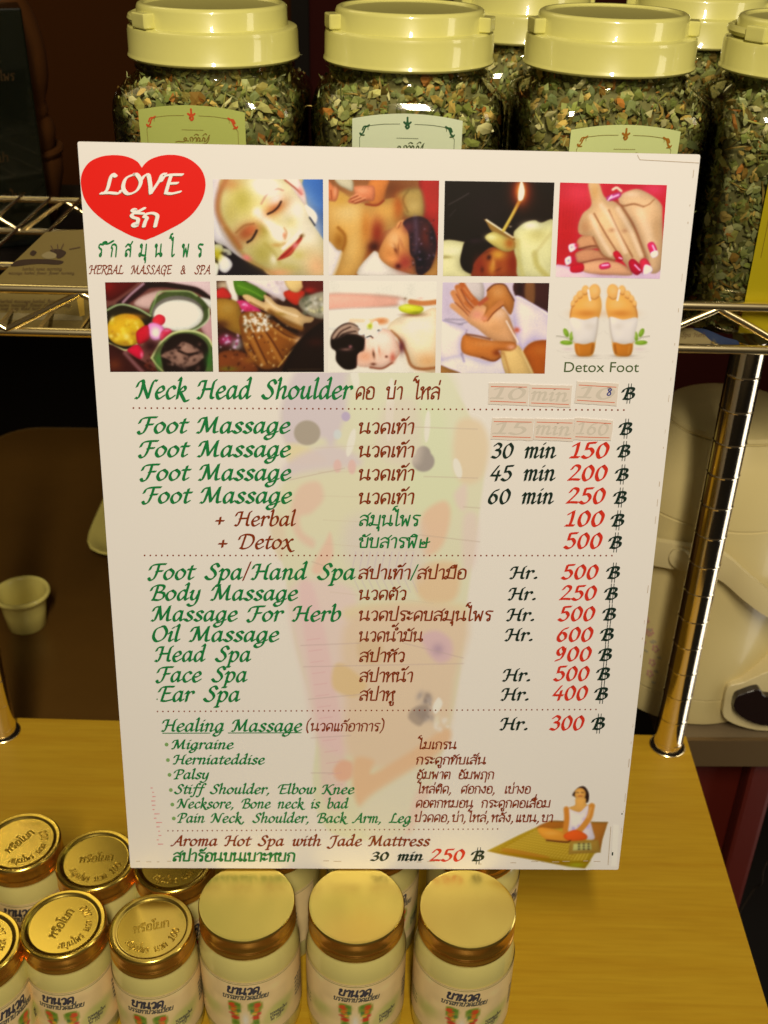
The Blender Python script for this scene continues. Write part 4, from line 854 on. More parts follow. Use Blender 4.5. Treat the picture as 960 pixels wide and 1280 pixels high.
M_floor = mat('floor_dark', (.004, .0022, .0015), .8, var=.2, vscale=6)
M_box = mat('dark_green_card', (.0015, .003, .0013), .22, coat=.4)
M_boxe = mat('box_edge_green', (.02, .10, .04), .35)
M_boxt = mat('faded_gold_ink', (.05, .026, .006), .4, .5)
M_vase = mat('brown_ceramic', (.085, .030, .006), .45, var=.35, vscale=22)
M_vased = mat('brown_ceramic_dark', (.10, .02, .008), .45)
M_paperc = mat('leaflet_paper', ink((110, 88, 36)), .35, coat=.4, var=.06, vscale=60)
M_paperb = mat('leaflet_cream', ink((128, 108, 60)), .35, coat=.4)
M_pdark = mat('leaflet_dark', (.035, .018, .008), .4)
M_pink2 = mat('leaflet_text', (.09, .05, .018), .5)
M_blue = mat('leaflet_blue', (.02, .035, .09), .4)
M_dark = mat('near_black', (.006, .0035, .002), .7, spec=.2)

# shelf-board wood: long streaks along the board
M_wood = mat('maple_laminate', (.36, .20, .012), .45, spec=.25)
nt = M_wood.node_tree; bs = nt.nodes['Principled BSDF']; tc = nt.nodes.new('ShaderNodeTexCoord')
mp = nt.nodes.new('ShaderNodeMapping'); mp.inputs['Scale'].default_value = (5, 95, 20); mp.inputs['Rotation'].default_value = (0, 0, .03)
nt.links.new(tc.outputs['Object'], mp.inputs['Vector'])
n1 = nt.nodes.new('ShaderNodeTexNoise'); n1.inputs['Scale'].default_value = 1.0; n1.inputs['Detail'].default_value = 7; n1.inputs['Roughness'].default_value = .62; n1.inputs['Distortion'].default_value = .6
nt.links.new(mp.outputs[0], n1.inputs['Vector'])
cr = nt.nodes.new('ShaderNodeValToRGB'); e = cr.color_ramp.elements
e[0].position = .30; e[0].color = (.40, .222, .011, 1); e[1].position = .70; e[1].color = (.465, .29, .018, 1)
k = cr.color_ramp.elements.new(.5); k.color = (.43, .256, .014, 1)
nt.links.new(n1.outputs['Fac'], cr.inputs[0])
mp2 = nt.nodes.new('ShaderNodeMapping'); mp2.inputs['Scale'].default_value = (26, 420, 50); nt.links.new(tc.outputs['Object'], mp2.inputs['Vector'])
n2 = nt.nodes.new('ShaderNodeTexNoise'); n2.inputs['Scale'].default_value = 1.0; n2.inputs['Detail'].default_value = 4; nt.links.new(mp2.outputs[0], n2.inputs['Vector'])
mm = nt.nodes.new('ShaderNodeMix'); mm.data_type = 'RGBA'; mm.blend_type = 'MULTIPLY'; mm.inputs[0].default_value = .16
cr2 = nt.nodes.new('ShaderNodeValToRGB'); cr2.color_ramp.elements[0].position = .36; cr2.color_ramp.elements[0].color = (.62, .5, .4, 1); cr2.color_ramp.elements[1].position = .56
nt.links.new(n2.outputs['Fac'], cr2.inputs[0]); nt.links.new(cr.outputs[0], mm.inputs[6]); nt.links.new(cr2.outputs[0], mm.inputs[7]); nt.links.new(mm.outputs[2], bs.inputs['Base Color'])

# clear plastic of the herb jars: see-through body with a reflecting skin
M_pet = bpy.data.materials.new('clear_plastic'); M_pet.use_nodes = True; nt = M_pet.node_tree
for q in list(nt.nodes):
    if q.type != 'OUTPUT_MATERIAL': nt.nodes.remove(q)
tr = nt.nodes.new('ShaderNodeBsdfTransparent'); tr.inputs[0].default_value = (.97, .955, .89, 1)
gl = nt.nodes.new('ShaderNodeBsdfGlossy'); gl.inputs['Roughness'].default_value = .05; gl.inputs[0].default_value = (1, .97, .9, 1)
fr = nt.nodes.new('ShaderNodeFresnel'); fr.inputs[0].default_value = 1.48
ms = nt.nodes.new('ShaderNodeMixShader'); nt.links.new(fr.outputs[0], ms.inputs[0]); nt.links.new(tr.outputs[0], ms.inputs[1]); nt.links.new(gl.outputs[0], ms.inputs[2])
nt.links.new(ms.outputs[0], nt.nodes['Material Output'].inputs['Surface'])

# ------------------------------------------------------------------ setting
def struct(o): o['kind'] = 'structure'; return o
struct(MB().box((-3, -2.5, -.78), (3, 2.2, -.75)).build('floor', M_floor))
struct(MB().box((-3, 1.72, -.75), (3, 1.8, 2.4)).build('wall', M_wall))
pt_ = thing('partition', 'dark maroon partition behind the herb jars and the cream cooker', 'partition', (.7, 1.5, -.75))
MB().box((-.80, 0, 0), (1.6, .03, 2.6)).build('panel', M_maroon, pt_)
MB().box((-.83, -.006, 0), (-.801, .036, 2.6)).build('edge_post', M_dark, pt_)
cb_ = thing('shade_backdrop', 'added shade-dark cabinet behind the brown table', 'backdrop', (-.7, 1.25, -.75))  # added dark block, stands in for the deep shade beyond the table
MB().box((-1.0, 0, .08), (.58, .38, .84)).build('backdrop_block', M_dark, cb_, .004)
MB().box((-.98, .03, 0), (.56, .36, .0795)).build('backdrop_base', M_floor, cb_)

# ------------------------------------------------------------------ display rack
POLE = onz(834, 932, 0); RZ = math.radians(-2.0)
rack = thing('display_rack', 'chrome wire rack with a maple wood board below and a zigzag wire shelf above', 'rack', (POLE[0], POLE[1], 0), RZ)
RM = Matrix.Translation((POLE[0], POLE[1], 0)) @ Matrix.Rotation(RZ, 4, 'Z')
def rk(x, y, z): return tuple(RM @ Vector((x, y, z)))
def onp(px, py, off):
    n = np.array([-math.sin(RZ), math.cos(RZ), 0]); xx = np.array([math.cos(RZ), math.sin(RZ), 0])
    d = ray(px, py); p = CAM+d*(((POLE+n*off-CAM) @ n)/(d @ n)); q = p-POLE
    return (float(q @ xx), float(q @ n), float(p[2]))
MB().add([(-.64,-.27,0),(.0148,-.27,0),(.0186,.0125,0),(-.64,.0125,0),(-.64,-.27,-.018),(.0148,-.27,-.018),(.0186,.0125,-.018),(-.64,.0125,-.018)],
    [(0,1,2,3),(7,6,5,4),(0,4,5,1),(1,5,6,2),(2,6,7,3),(3,7,4,0)]).build('wood_board', M_wood, rack, .0008)
def pole(x, y):
    pr = []; z = -.5
    while z < .362:
        zz = min(z+.0254, .363)
        pr += [(.0117, z+.0007), (.0117, z+.0011), (.0117, z+.0024), (.0117, zz-.0024), (.0117, zz-.0011), (.0117, zz-.0007), (.01195, zz-.0002), (.01195, zz+.0002)]; z += .0254
    o = MB().lathe([(0, -.5)]+pr+[(0, pr[-1][1])], 40, (x, y, 0)).build('pole', M_chrome, rack)
    mb = MB(); n = 40
    a = [(x+.0141*math.cos(2*PI*k/n), y+.0141*math.sin(2*PI*k/n), .0005) for k in range(n)]; b = [(x+.0118*math.cos(2*PI*k/n), y+.0118*math.sin(2*PI*k/n), .0005) for k in range(n)]
    mb.add(a+b, [(k, (k+1) % n, (k+1) % n+n, k+n) for k in range(n)]); mb.build('hole_shade_ring', M_dark, o)  # flat dark ring painted in for the shade inside the hole
    MB().lathe([(.0144, .0002), (.0148, .0008), (.0144, .0012), (.0139, .0008), (.0139, .0002)], 40, (x, y, 0)).build('hole_ring', M_wire, o)
pole(0, 0); pole(-.5575, -.0055)
X0, X1, YF, YB = -.70, .34, -.020, .300
shelf = MB()
for k in range(38):
    x = X0+.01+k*(X1-X0-.02)/37; shelf.tube([(x, YF, .3655), (x, YB, .3655)], .0014, 6)
shelf = shelf.build('wire_shelf', M_wire, rack)
def rail(y, z, r=.0031): return MB().tube([(X0, y, z), (X1, y, z)], r, 12).build('rail', M_wire, shelf)
def zig(y, za, zb, x_top, pitch, r=.0024):
    pts = []; k = math.floor((X0-x_top)/pitch)
    x = x_top+k*pitch
    while x < X1:
        for dx, z in ((-.004, za), (.004, za), (pitch/2-.004, zb), (pitch/2+.004, zb)): pts.append((x+dx, y, z))
        x += pitch
    P = [tuple(q) for q in spline(pts, 3)]
    return MB().tube(P, r, 10).build('zigzag_wire', M_wire, shelf)
rail(YF, .3922); rail(YF, .3632); rail(.115, .362)
ap = onp(897, 391, YF); zig(YF-.0006, .3885, .3668, ap[0], .102)
zr1 = onp(60, 250, YB)[2]; zr2 = onp(60, 290, YB)[2]
rail(YB, zr1, .0028); rail(YB, zr2, .0028)
zig(YB-.0006, zr1-.003, zr2+.003, onp(82, 262, YB)[0], .088, .002)
for x in (X0, X1):
    o = MB().tube([(x, YF, .392), (x, YB, zr1)], .003, 10).tube([(x, YF, .363), (x, YB, zr2)], .003, 10).build('side_rail', M_wire, shelf)

# ------------------------------------------------------------------ herb jars
def sq(n, hw_, e=4.6):
    o = []
    for k in range(n):
        t_ = 2*PI*k/n; c, s = math.cos(t_), math.sin(t_)
        rr_ = (abs(c)**e+abs(s)**e)**(-1/e); o.append((hw_*rr_*c, hw_*rr_*s))
    return o
def loft(mb, lv, n=72, smooth=True, cap0=True, cap1=False):
    vs = []; fs = []
    for (h, z, e) in lv: vs += [(x, y, z) for x, y in sq(n, h, e)]
    for i in range(len(lv)-1):
        for k in range(n): fs.append((i*n+k, i*n+(k+1) % n, (i+1)*n+(k+1) % n, (i+1)*n+k))
    if cap0: fs.append(tuple(reversed(range(n))))
    if cap1: fs.append(tuple((len(lv)-1)*n+k for k in range(n)))
    return mb.add(vs, fs, smooth)
HWJ = .0605
BODY = [(.055, .0006, 5), (.0595, .003, 5), (HWJ, .010, 5), (HWJ, .128, 5), (.0601, .1345, 4.6), (.0585, .1395, 4), (.0555, .1435, 3), (.0515, .1464, 2.4), (.0488, .149, 2.05), (.0486, .1505, 2), (.0505, .1510, 2), (.0505, .1526, 2), (.0486, .1532, 2), (.0486, .162, 2)]
def half_at(z, inset=0.0):
    for (h0, z0, e0), (h1, z1, e1) in zip(BODY[:-1], BODY[1:]):
        if z0 <= z <= z1:
            f = (z-z0)/max(1e-6, z1-z0); return h0+(h1-h0)*f-inset, e0+(e1-e0)*f
    return HWJ-inset, 5
HERB = [(98,104,50),(112,120,62),(134,138,84),(150,152,108),(166,160,104),(124,112,56),(150,126,66),(178,150,84),(84,88,44),(104,112,70),(124,130,66),(178,170,128),(92,92,48),(110,116,74),(140,140,92),(120,116,60),(134,130,70),(100,84,40),(122,92,40),(150,96,40)]
def herb_mesh(seed, nfl=9000):
    rg = np.random.default_rng(seed); mb = MB()
    loft(mb, [(.050, .004, 5), (.0545, .012, 5), (.0545, .126, 5), (.052, .138, 3), (.046, .147, 2), (.0455, .154, 2)], 40, False, True, True)
    base = ink((112, 104, 52))
    mb.c = [base]*len(mb.f)
    for i in range(nfl):
        top = rg.random() < .13
        if top:
            a = rg.uniform(0, 2*PI); r = .046*math.sqrt(rg.random()); z = .155+rg.uniform(-.004, .005); x, y = r*math.cos(a), r*math.sin(a)
            nrm = np.array([0, 0, 1.0])
        else:
            z = rg.uniform(.004, .156); h, e_ = half_at(z, rg.uniform(.0018, .0052)); a = rg.uniform(0, 2*PI)
            c, s = math.cos(a), math.sin(a); q = (abs(c)**e_+abs(s)**e_)**(-1/e_); x, y = h*q*c, h*q*s
            nrm = np.array([math.copysign(abs(c)**(e_-1), c), math.copysign(abs(s)**(e_-1), s), 0]); nrm /= np.linalg.norm(nrm)+1e-9
        nrm = nrm+rg.normal(size=3)*.34; nrm /= np.linalg.norm(nrm)
        t1 = np.cross(nrm, rg.normal(size=3)); t1 /= np.linalg.norm(t1); t2 = np.cross(nrm, t1)
        big = rg.random() < .35
        ln = rg.uniform(.0036, .0068) if big else rg.uniform(.0014, .0036); wd = ln*rg.uniform(.25, .75)
        if rg.random() < .12: ln *= 1.7; wd = .0007
        P = np.array([x, y, z]); k = rg.integers(5, 8)
        pts = []
        for j in range(k):
            t_ = 2*PI*j/k; rr_ = rg.uniform(.6, 1.1)
            pts.append(P+t1*ln*rr_*math.cos(t_)+t2*wd*rr_*math.sin(t_)+nrm*(rg.uniform(-.0005, .0005)-.0016*math.cos(t_)**2*(ln/.006)))
        ctr = P+nrm*rg.uniform(.0002, .0009)
        pts = [p_ if np.hypot(p_[0], p_[1]) < .0 or max(abs(p_[0]), abs(p_[1])) < .0594 else p_*np.array([.97, .97, 1]) for p_ in pts]
        col = ink(HERB[rg.integers(len(HERB))])*rg.uniform(.75, 1.35)*np.array([1.12, 1.04, .64])
        mb.add([ctr]+pts, [(0, j+1, (j+1) % k+1) for j in range(k)], False, tuple(np.clip(col, 0, .85)))
    return mb
M_herb = mat_attr('dried_leaves', .7, 0, .3)

def herb_label(parent, fw, fm, w, z0, z1, top_arc, shift=0.0, yoff=0.0012, foil=.25, sheen=.35):
    """paper label wrapped on the flat front face, with its frame, motifs and script word"""
    mL = mat('label_'+fw, LAB[fw][0], sheen, foil, spec=.5); mI = mat('label_ink_'+fw, LAB[fw][1], .4); mA = mat('label_motif_'+fw, LAB[fw][2], .4)
    def surf(x, z, o):
        h, e_ = half_at(min(z, .134)); ax = min(abs(x)/h, .97)
        return (x, -(h*(1-ax**e_)**(1/e_))-yoff*.35-o, z)
    mb = MB(); n = 24; mrows = 14; vs = []; fs = []
    for j in range(mrows+1):
        for i in range(n+1):
            u = i/n*2-1; zt = z1-top_arc*u*u; z = z0+(zt-z0)*j/mrows; vs.append(surf(u*w/2+shift, z, 0))
    for j in range(mrows):
        for i in range(n): fs.append((j*(n+1)+i, j*(n+1)+i+1, (j+1)*(n+1)+i+1, (j+1)*(n+1)+i))
    lab = mb.add(vs, fs, True).build('label', mL, parent)
    def pen(name, sts, cx, cz, s, m, a=4, b=3, sh=0.0, o=.0002):
        pen_mesh(MB(), sts, lambda X, Y_, zz: surf(shift+cx+X*s, cz+Y_*s, o+zz), sh, a, b, 35, 0.0).build(name, m, lab)
    hw2 = w/2-.0045
    fr_ = [[(-hw2+.006, 0), (-hw2/2, 1.2), (-.004, 1.6)], [(.004, 1.6), (hw2/2, 1.2), (hw2-.006, 0)]]
    pen('frame_line', [[(-hw2*1000+6, 0), (-hw2*500, 1.0), (-4.5, 1.3)], [(4.5, 1.3), (hw2*500, 1.0), (hw2*1000-6, 0)], [(-hw2*1000, -7), (-hw2*1000, -60)], [(hw2*1000, -7), (hw2*1000, -60)],
        [(-hw2*1000, -7), (-hw2*1000+1, -5.8), (-hw2*1000+2.5, -5.8)], [(hw2*1000, -7), (hw2*1000-1, -5.8), (hw2*1000-2.5, -5.8)], [(-hw2*1000+6, 0), (-hw2*1000+5, -1), (-hw2*1000+5, -2.4)], [(hw2*1000-6, 0), (hw2*1000-5, -1), (hw2*1000-5, -2.4)]], 0, z1-.0072, .001, mI, .16, .14)
    if w > .05:
        pen('motif', [[(0, 5.0), (0, 3.4)], [(-2.0, 2.4), (-.6, 1.4), (0, 3.2)], [(2.0, 2.4), (.6, 1.4), (0, 3.2)], [(-1, 0), (0, .9), (1, 0), (0, -1.2), (-1, 0)]], 0, z1-.0072, .001, mA, .62, .55)
    for sg in (-1, 1):
        pen('motif', [[(-3.4*sg, 3), (-1.2*sg, 1.4), (0, -1.4), (1.2*sg, -2.4)], [(-2.6*sg, 2.2), (-.4*sg, 2.0), (.6*sg, 0)], [(-.4*sg, -3), (1.4*sg, -2.8), (2.0*sg, -1.8)]], sg*(hw2-.0022), z1-.0098, .001, mA, .55, .35)
    # the script word, its under-swash and a fine line above
    word = [[(0,14), (20,18), (40,16), (60,20), (70,34), (58,42), (52,32), (66,24), (82,22)], [(96,22), (92,40), (104,46), (112,30), (108,20)], [(112,30), (126,46), (136,34), (132,20)], [(140,22), (146,46), (158,34), (152,22), (166,24)], [(174,24), (178,46), (190,36), (186,22), (200,26), (212,50), (220,62)], [(120,58), (130,66), (146,60)], [(176,58), (190,70), (200,64)], [(216,58), (214,30), (200,10), (178,4)]]
    pen('script_word', word, -.0105, z1-.0225, .000092, mI, 4.6, 2.4, .1)
    pen('fine_print', [[(x, 0), (x+5, 3), (x+8, 0)] for x in range(0, 130, 12)], -.0062, z1-.0142, .0001, mI, 1.6, 1.2)
    pen('fine_print', [[(x, 0), (x+5, 3), (x+8, 0)] for x in range(0, 190, 12)], -.0100, z1-.0262, .0001, mI, 1.6, 1.2)
    if w > .06 and z0 < .05:
        pen('fine_print', [[(0, 0), (8, 6), (16, 2), (10, -4), (2, -2)], [(24, 2), (50, -8), (90, -10), (140, -6)]], -.026, .024, .0002, mI, 3, 2)
    return lab
LAB = {'dull_green': (ink((180, 178, 78)), ink((120, 96, 30)), ink((186, 66, 22))), 'mint': (ink((214, 222, 150)), ink((70, 76, 36)), ink((34, 74, 34))),
    'yellow_green': (ink((210, 208, 118)), ink((120, 92, 20)), ink((150, 92, 16))), 'gold': (ink((172, 146, 14)), ink((96, 66, 8)), ink((52, 36, 10)))}
def herb_jar(label, lx, ly, kind, rot=0.0, lab=None, tabs=(35, 145), seed=1):
    p = rk(lx, ly, .3674)
    j = thing('herb_jar', label, 'jar', p, RZ+rot, 'herb jars with cream lids on the wire shelf')
    HJARS.append(j); return j
HJARS = []
LIDP = [(0, .1555), (.0500, .1555), (.0524, .1560), (.0536, .1566), (.0541, .1576), (.0537, .1588), (.0532, .1596), (.0530, .1722), (.0524, .1742), (.0510, .1750), (.0470, .1752), (.0466, .1758), (.0464, .1850), (.0456, .1868), (.0440, .1876), (.0425, .1874), (.0418, .1864), (.0412, .1863), (.040, .1862), (0, .1862)]
def herb_parts(j, seed, tabs):
    loft(MB(), BODY, 96).build('body', M_pet, j)
    f = herb_mesh(seed).build('herb_filling', M_herb, j)
    lid = MB().lathe(LIDP, 80).build('lid', M_cream_lid, j)
    for a in tabs:
        c, s = math.cos(math.radians(a)), math.sin(math.radians(a))
        mb2 = MB().box((.0440, -.0075, .1753), (.0528, .0075, .1840))
        MB().add([(x*c-y*s, x*s+y*c, z) for x, y, z in mb2.v], mb2.f).build('handle_tab', M_cream_lid, lid, .0018, 3)
    # the folded carrying handle lies round the rear of the raised disc
    P = [(.0496*math.cos(t_), .0496*math.sin(t_), .1790) for t_ in np.linspace(math.radians(tabs[1]), math.radians(tabs[1]+(tabs[0]-tabs[1]) % 360), 40)]
    MB().tube(P, .0028, 8).build('handle', M_cream_lid, lid)
    return j
FY = .052
j1 = herb_jar('clear jar of dried herbs with dull green label and red motifs, leftmost herb jar', -.356, FY, 1)
herb_parts(j1, 11, (222, 402)); herb_label(j1, 'dull_green', 1, .0640, .035, .1371, .0035, -.0062)
j2 = herb_jar('clear jar of dried herbs with pale mint label and dark green motifs', -.233, FY, 2)
herb_parts(j2, 12, (196, 344)); herb_label(j2, 'mint', 2, .0660, .035, .1352, .0035, 0)
j3 = herb_jar('clear jar of dried herbs with yellow-green label and brown motifs', -.107, FY, 3, .03)
herb_parts(j3, 13, (190, 350)); herb_label(j3, 'yellow_green', 3, .0660, .035, .1318, .0035, .003)
j5 = herb_jar('clear jar of dried herbs with tall gold label, cut by the right edge', .0165, FY-.005, 4, -.05)
herb_parts(j5, 14, (215, 400)); herb_label(j5, 'gold', 4, .0700, .004, .122, .002, .0085)
j4 = herb_jar('cream lidded herb jar in the rear row, between the mint and yellow-green labelled jars', -.149, .180, 5)
herb_parts(j4, 15, (200, 380))
j6 = herb_jar('cream lidded herb jar in the rear row, just left of the gold labelled jar', -.022, .180, 6, .2)
herb_parts(j6, 16, (150, 330))

# ------------------------------------------------------------------ balm jars
def prism_text(sts, cx, cy, s, z, rot=0.0, arc=None, a=5.0, b=4.0):
    mb = MB(); c, q = math.cos(rot), math.sin(rot)
    def place(X, Y_, zz):
        if arc:
            R_, a0 = arc; t_ = a0+X*s/R_; r = R_-Y_*s; return (r*math.cos(t_), r*math.sin(t_), z+zz)
        x, y = cx+X*s, cy+Y_*s; return (x*c-y*q, x*q+y*c, z+zz)
    return pen_mesh(mb, sts, place, .1, a, b, 35, 0.0, ridge=.00016)
s_dy = [3.5]
def balm_label(p):
    p.vol = 0
    # drawn in millimetres on the unrolled label: x -38..38, y 0..46 up
    f = np.array([1, 1.0])
    p.poly([(-60,-5),(60,-5),(60,60),(-60,60)], (222, 184, 110), 1, 1, False)
    for x0 in (-36, 12): p.blob(x0+10, 18, 9, 7, (164, 160, 60), .55).blob(x0+14, 22, 6, 4, (170, 168, 76), .5)
    p.poly([(9,10),(20,8),(26,14),(22,24),(14,22)], (176, 172, 78), 2, .5)
    dy = s_dy[0]
    for sg in (-1, 1):
        X = lambda x: x*sg-1.0
        p.poly([(X(a), b+dy) for a, b in ((2.6,26),(9.2,27),(10.4,21),(8.2,14),(8.4,5),(5.4,3.6),(3.6,6),(4.4,13),(2.2,20))], (120, 136, 34), .6)
        for (x, y, r, c) in ((7.4,23.6,2.6,(206,66,24)),(4.4,24.4,1.7,(92,124,30)),(6.6,19.4,2.2,(214,104,26)),(4.2,19,1.5,(70,110,44)),(8.0,15.6,1.7,(196,60,40)),(6.2,12.2,2.4,(198,56,26)),(6.4,7.6,1.7,(96,120,30)),(5.4,16,1.4,(226,160,40))): p.ell(X(x), y+dy, r, r*.85, c, .5, .92)
    p.blob(-1, 10+dy, 2.2, 7, (222, 210, 170), .8)
def wrap_label(parent, R_, z0, w, h, ang=-PI/2):
    nx, ny = 90, 56; u, v = np.meshgrid(np.linspace(-w/2, w/2, nx+1), np.linspace(0, h, ny+1)); u, v = u.ravel(), v.ravel()
    s_dy[0] = h*1000-10.6-7.6-27.2
    p = Paint(np.stack([u*1000, v*1000], 1), (222, 184, 110)); balm_label(p); p.grain(.02, 6)
    C = ink(p.C*255); t_ = ang+u/R_
    V = np.stack([R_*np.cos(t_), R_*np.sin(t_), z0+v], 1)
    I = (np.arange(ny)[:, None]*(nx+1)+np.arange(nx)[None]).ravel(); F = np.stack([I, I+1, I+nx+2, I+nx+1], 1)
    me = bpy.data.meshes.new('label'); me.from_pydata(V.tolist(), [], F.tolist()); me.polygons.foreach_set('use_smooth', [True]*len(F))
    at = me.color_attributes.new('Col', 'FLOAT_COLOR', 'POINT'); at.data.foreach_set('color', np.hstack([C, np.ones((len(C), 1))]).astype(np.float32).ravel())
    me.materials.append(M_lab); o = bpy.data.objects.new('label', me); COL.objects.link(o); o.parent = parent
    def txt(s_, x0, x1, y, cap, m, nm='lettering', sh=.25, a=7.0, b=5.0, hgt=51.0, bow=0.0):
        sts, _ = strokes_of(s_); al = [q[0]+sh*q[1] for st in sts for q in st]; lo, hi = min(al), max(al); k = (x1-x0)/(hi-lo)/1000*1.0
        def place(X, Y_, zz):
            x = x0/1000+(X-lo)*k; t2 = ang+x/R_; r = R_+.00012+zz; y2 = y/1000+Y_*cap/hgt/1000-bow*(x*1000-2)**2/1000
            return (r*math.cos(t2), r*math.sin(t2), z0+y2)
        pen_mesh(MB(), sts, place, sh, a, b, 35, 0.0).build(nm, m, o)
    t5 = h*1000-10.6
    txt('ยานวด', -10.5, 8, t5, 5.6, M_inkn, a=8.5, b=6.5)
    txt('บรรเทาปวดเมื่อย', -14, 13.5, t5-4.8, 3.2, M_ink3, a=8, b=6, bow=.004)
    for k, (yy, s_) in enumerate(((15.0, 'นวดสมุนไพร'), (12.2, 'ปวดเมื่อย'), (9.4, 'ไทย 100'))): txt(s_.replace('ไทย', 'ไพร'), 14, 26-k*2.5, yy+1.5, 1.7, M_ink3, 'fine_print', a=8, b=6)
    for k in range(5): txt('สมุนไพรนวด', 34, 44, 30-k*3.6, 1.4, M_ink3, 'fine_print', a=8, b=6)
    for k in range(3): txt('สมุนไพรนวด', -44, -34, 20-k*3.6, 1.3, M_ink4, 'fine_print', a=8, b=6)
    txt('สมุนไพร', -5, 3, 1.4, 1.5, M_ink3, 'fine_print', a=8, b=6)
    for yy, hh in ((h-.0022, .0005), (h-.0008, .0003), (.0006, .0004)):
        n = 60; rr_ = R_+.0001; mb = MB()
        vs = [(rr_*math.cos(ang-w/2/R_+w/R_*i/n), rr_*math.sin(ang-w/2/R_+w/R_*i/n), z0+yy+q) for i in range(n+1) for q in (0, hh)]
        mb.add(vs, [(2*i, 2*i+2, 2*i+3, 2*i+1) for i in range(n)]).build('border_line', M_ink4, o)
    return o
BZ = .1042
big = thing('balm_jar', 'big gold lidded balm jar in the front row, leftmost of the big three', 'jar', (0, 0, 0), 0, 'big balm jars under the board')
MB().lathe([(0, .0008), (.025, .0008), (.0288, .003), (.0300, .008), (.0302, .020), (.0302, .066), (.0298, .074), (.0286, .0805), (.0272, .0848), (.0264, .0868), (.0264, .092), (0, .092)], 72).build('body', M_balm, big)
wrap_label(big, .03045, .0195, .118, .051)
MB().lathe([(.0268, .0876), (.0282, .0874), (.0287, .0884), (.0284, .0895), (.0277, .0904), (.0277, .0918), (.0283, .0927), (.0286, .0940), (.0283, .0953), (.0281, .0968), (.0281, .1005), (.0285, .1020), (.0284, .1034), (.0278, .1041), (.0268, BZ), (.0265, BZ), (.026, BZ), (.0, BZ)], 80).build('lid', M_goldw, big)
def rim_slots(o, zt):
    o.data.materials.append(M_rim)
    for p_ in o.data.polygons:
        if abs(p_.normal.z) < .75 and zt-.0148 < p_.center.z < zt: p_.material_index = 1
rim_slots([c for c in big.children if c.name.split('.')[0] == 'lid'][0], BZ-.0006)
def at_lid(px, py, z): q = onz(px, py, z); return (float(q[0]), float(q[1]), 0.0)
big.location = at_lid(308.5, 1126, BZ)
dup(big, at_lid(445.5, 1129, BZ), 'big gold lidded balm jar in the front row, middle of the big three', .03)
dup(big, at_lid(584.5, 1134, BZ), 'big gold lidded balm jar in the front row, right of three, beside bare wood', -.04)
BL = [Vector(at_lid(308.5, 1126, BZ)), Vector(at_lid(445.5, 1129, BZ)), Vector(at_lid(584.5, 1134, BZ))]
for v_, s_, r_ in zip(BL, ('left', 'middle', 'right'), (-.9, .5, .8)):
    dup(big, (v_.x+.0105, v_.y+.0605, 0), 'big balm jar half hidden under the board, behind the %s big jar' % s_, r_)
SZ_ = .0885
small = thing('balm_jar', 'small gold lidded balm jar in the front row, touching the left big jar', 'jar', (0, 0, 0), 0, 'small embossed balm jars')
MB().lathe([(0, .0008), (.0215, .0008), (.0248, .003), (.0258, .008), (.0259, .055), (.0256, .062), (.0247, .0680), (.0238, .0715), (.0232, .0735), (.0232, .078), (0, .078)], 64).build('body', M_balm, small)
wrap_label(small, .02612, .0145, .104, .0455)
sl = MB().lathe([(.0234, .0744), (.0246, .0742), (.0251, .0751), (.0248, .0762), (.0242, .0770), (.0242, .0782), (.0247, .0790), (.0249, .0800), (.0247, .0812), (.0247, .0850), (.0250, .0866), (.0247, .0879), (.0238, .0886), (.0226, SZ_), (.0212, .0883), (.0206, .0877), (.0198, .0875), (.0196, .0875), (.0190, .0875), (.0, .0875)], 72).build('lid', M_gold, small)
rim_slots(sl, SZ_-.0006)
sts, adv = strokes_of('หรือโยก'); prism_text(sts, -.0105, -.001, .021/adv, .0876, 0, None, 6, 5).build('embossing', M_emb, sl)
sts, adv = strokes_of('สมุนไพร นวด 100'); prism_text(sts, 0, 0, .0000625, .0877, 0, (.0166, PI*1.12), 6, 5).build('embossing', M_emb, sl)
def s_at(px, py): return at_lid(px, py, SZ_)
def turn_lid(o, a):
    for c in o.children:
        if c.name.split('.')[0] == 'lid': c.rotation_euler = (0, 0, a)
    return o
small.location = s_at(189, 1159)
turn_lid(dup(small, s_at(79, 1154), 'small front-row balm jar with a half shining gold lid, second from left', -.03), 1.25)
turn_lid(dup(small, s_at(-30, 1180), 'small balm jar cut off by the left edge of the photo, front row', .9), .4)
turn_lid(dup(small, s_at(26, 1052), 'small balm jar in the second row, farthest left with half its lid shining', .05), .9)
turn_lid(dup(small, s_at(119.7, 1074), 'small balm jar in the second row, fully seen just left of the board corner', -.5), .6)
turn_lid(dup(small, s_at(217, 1076), 'small balm jar in the second row, tucked under the lower left board corner', .35), .1)
turn_lid(small, .24)
# ------------------------------------------------------------------ lower table with its cup and dish
LZ = -.10
tbl = thing('brown_table', 'dark brown laminate table with a rounded corner, behind the wooden board', 'table', (0, 0, LZ))
c1 = onz(20, 545, LZ); c2 = onz(62, 535, LZ)
ol = []
xl, yb_, r = -.545, float(c2[1])+.0, .06
for k in range(9): t_ = math.radians(180-90*k/8); ol.append((xl+r+r*math.cos(t_), yb_-r+r*math.sin(t_)))
ol += [(.15, yb_), (.15, -.2), (xl, -.2)]
n = len(ol)
MB().add([(x, y, 0) for x, y in ol]+[(x, y, -.022) for x, y in ol], [tuple(reversed(range(n))), tuple(range(n, 2*n))]+[(i, (i+1) % n, (i+1) % n+n, i+n) for i in range(n)]).build('table_top', M_brownt, tbl)
mb = MB(); n = len(ol)
mb.tube([(x, y, -.004) for x, y in ol[:10]], .0042, 8).build('edge_band', mat('edge_band', (.22, .13, .035), .4), tbl)
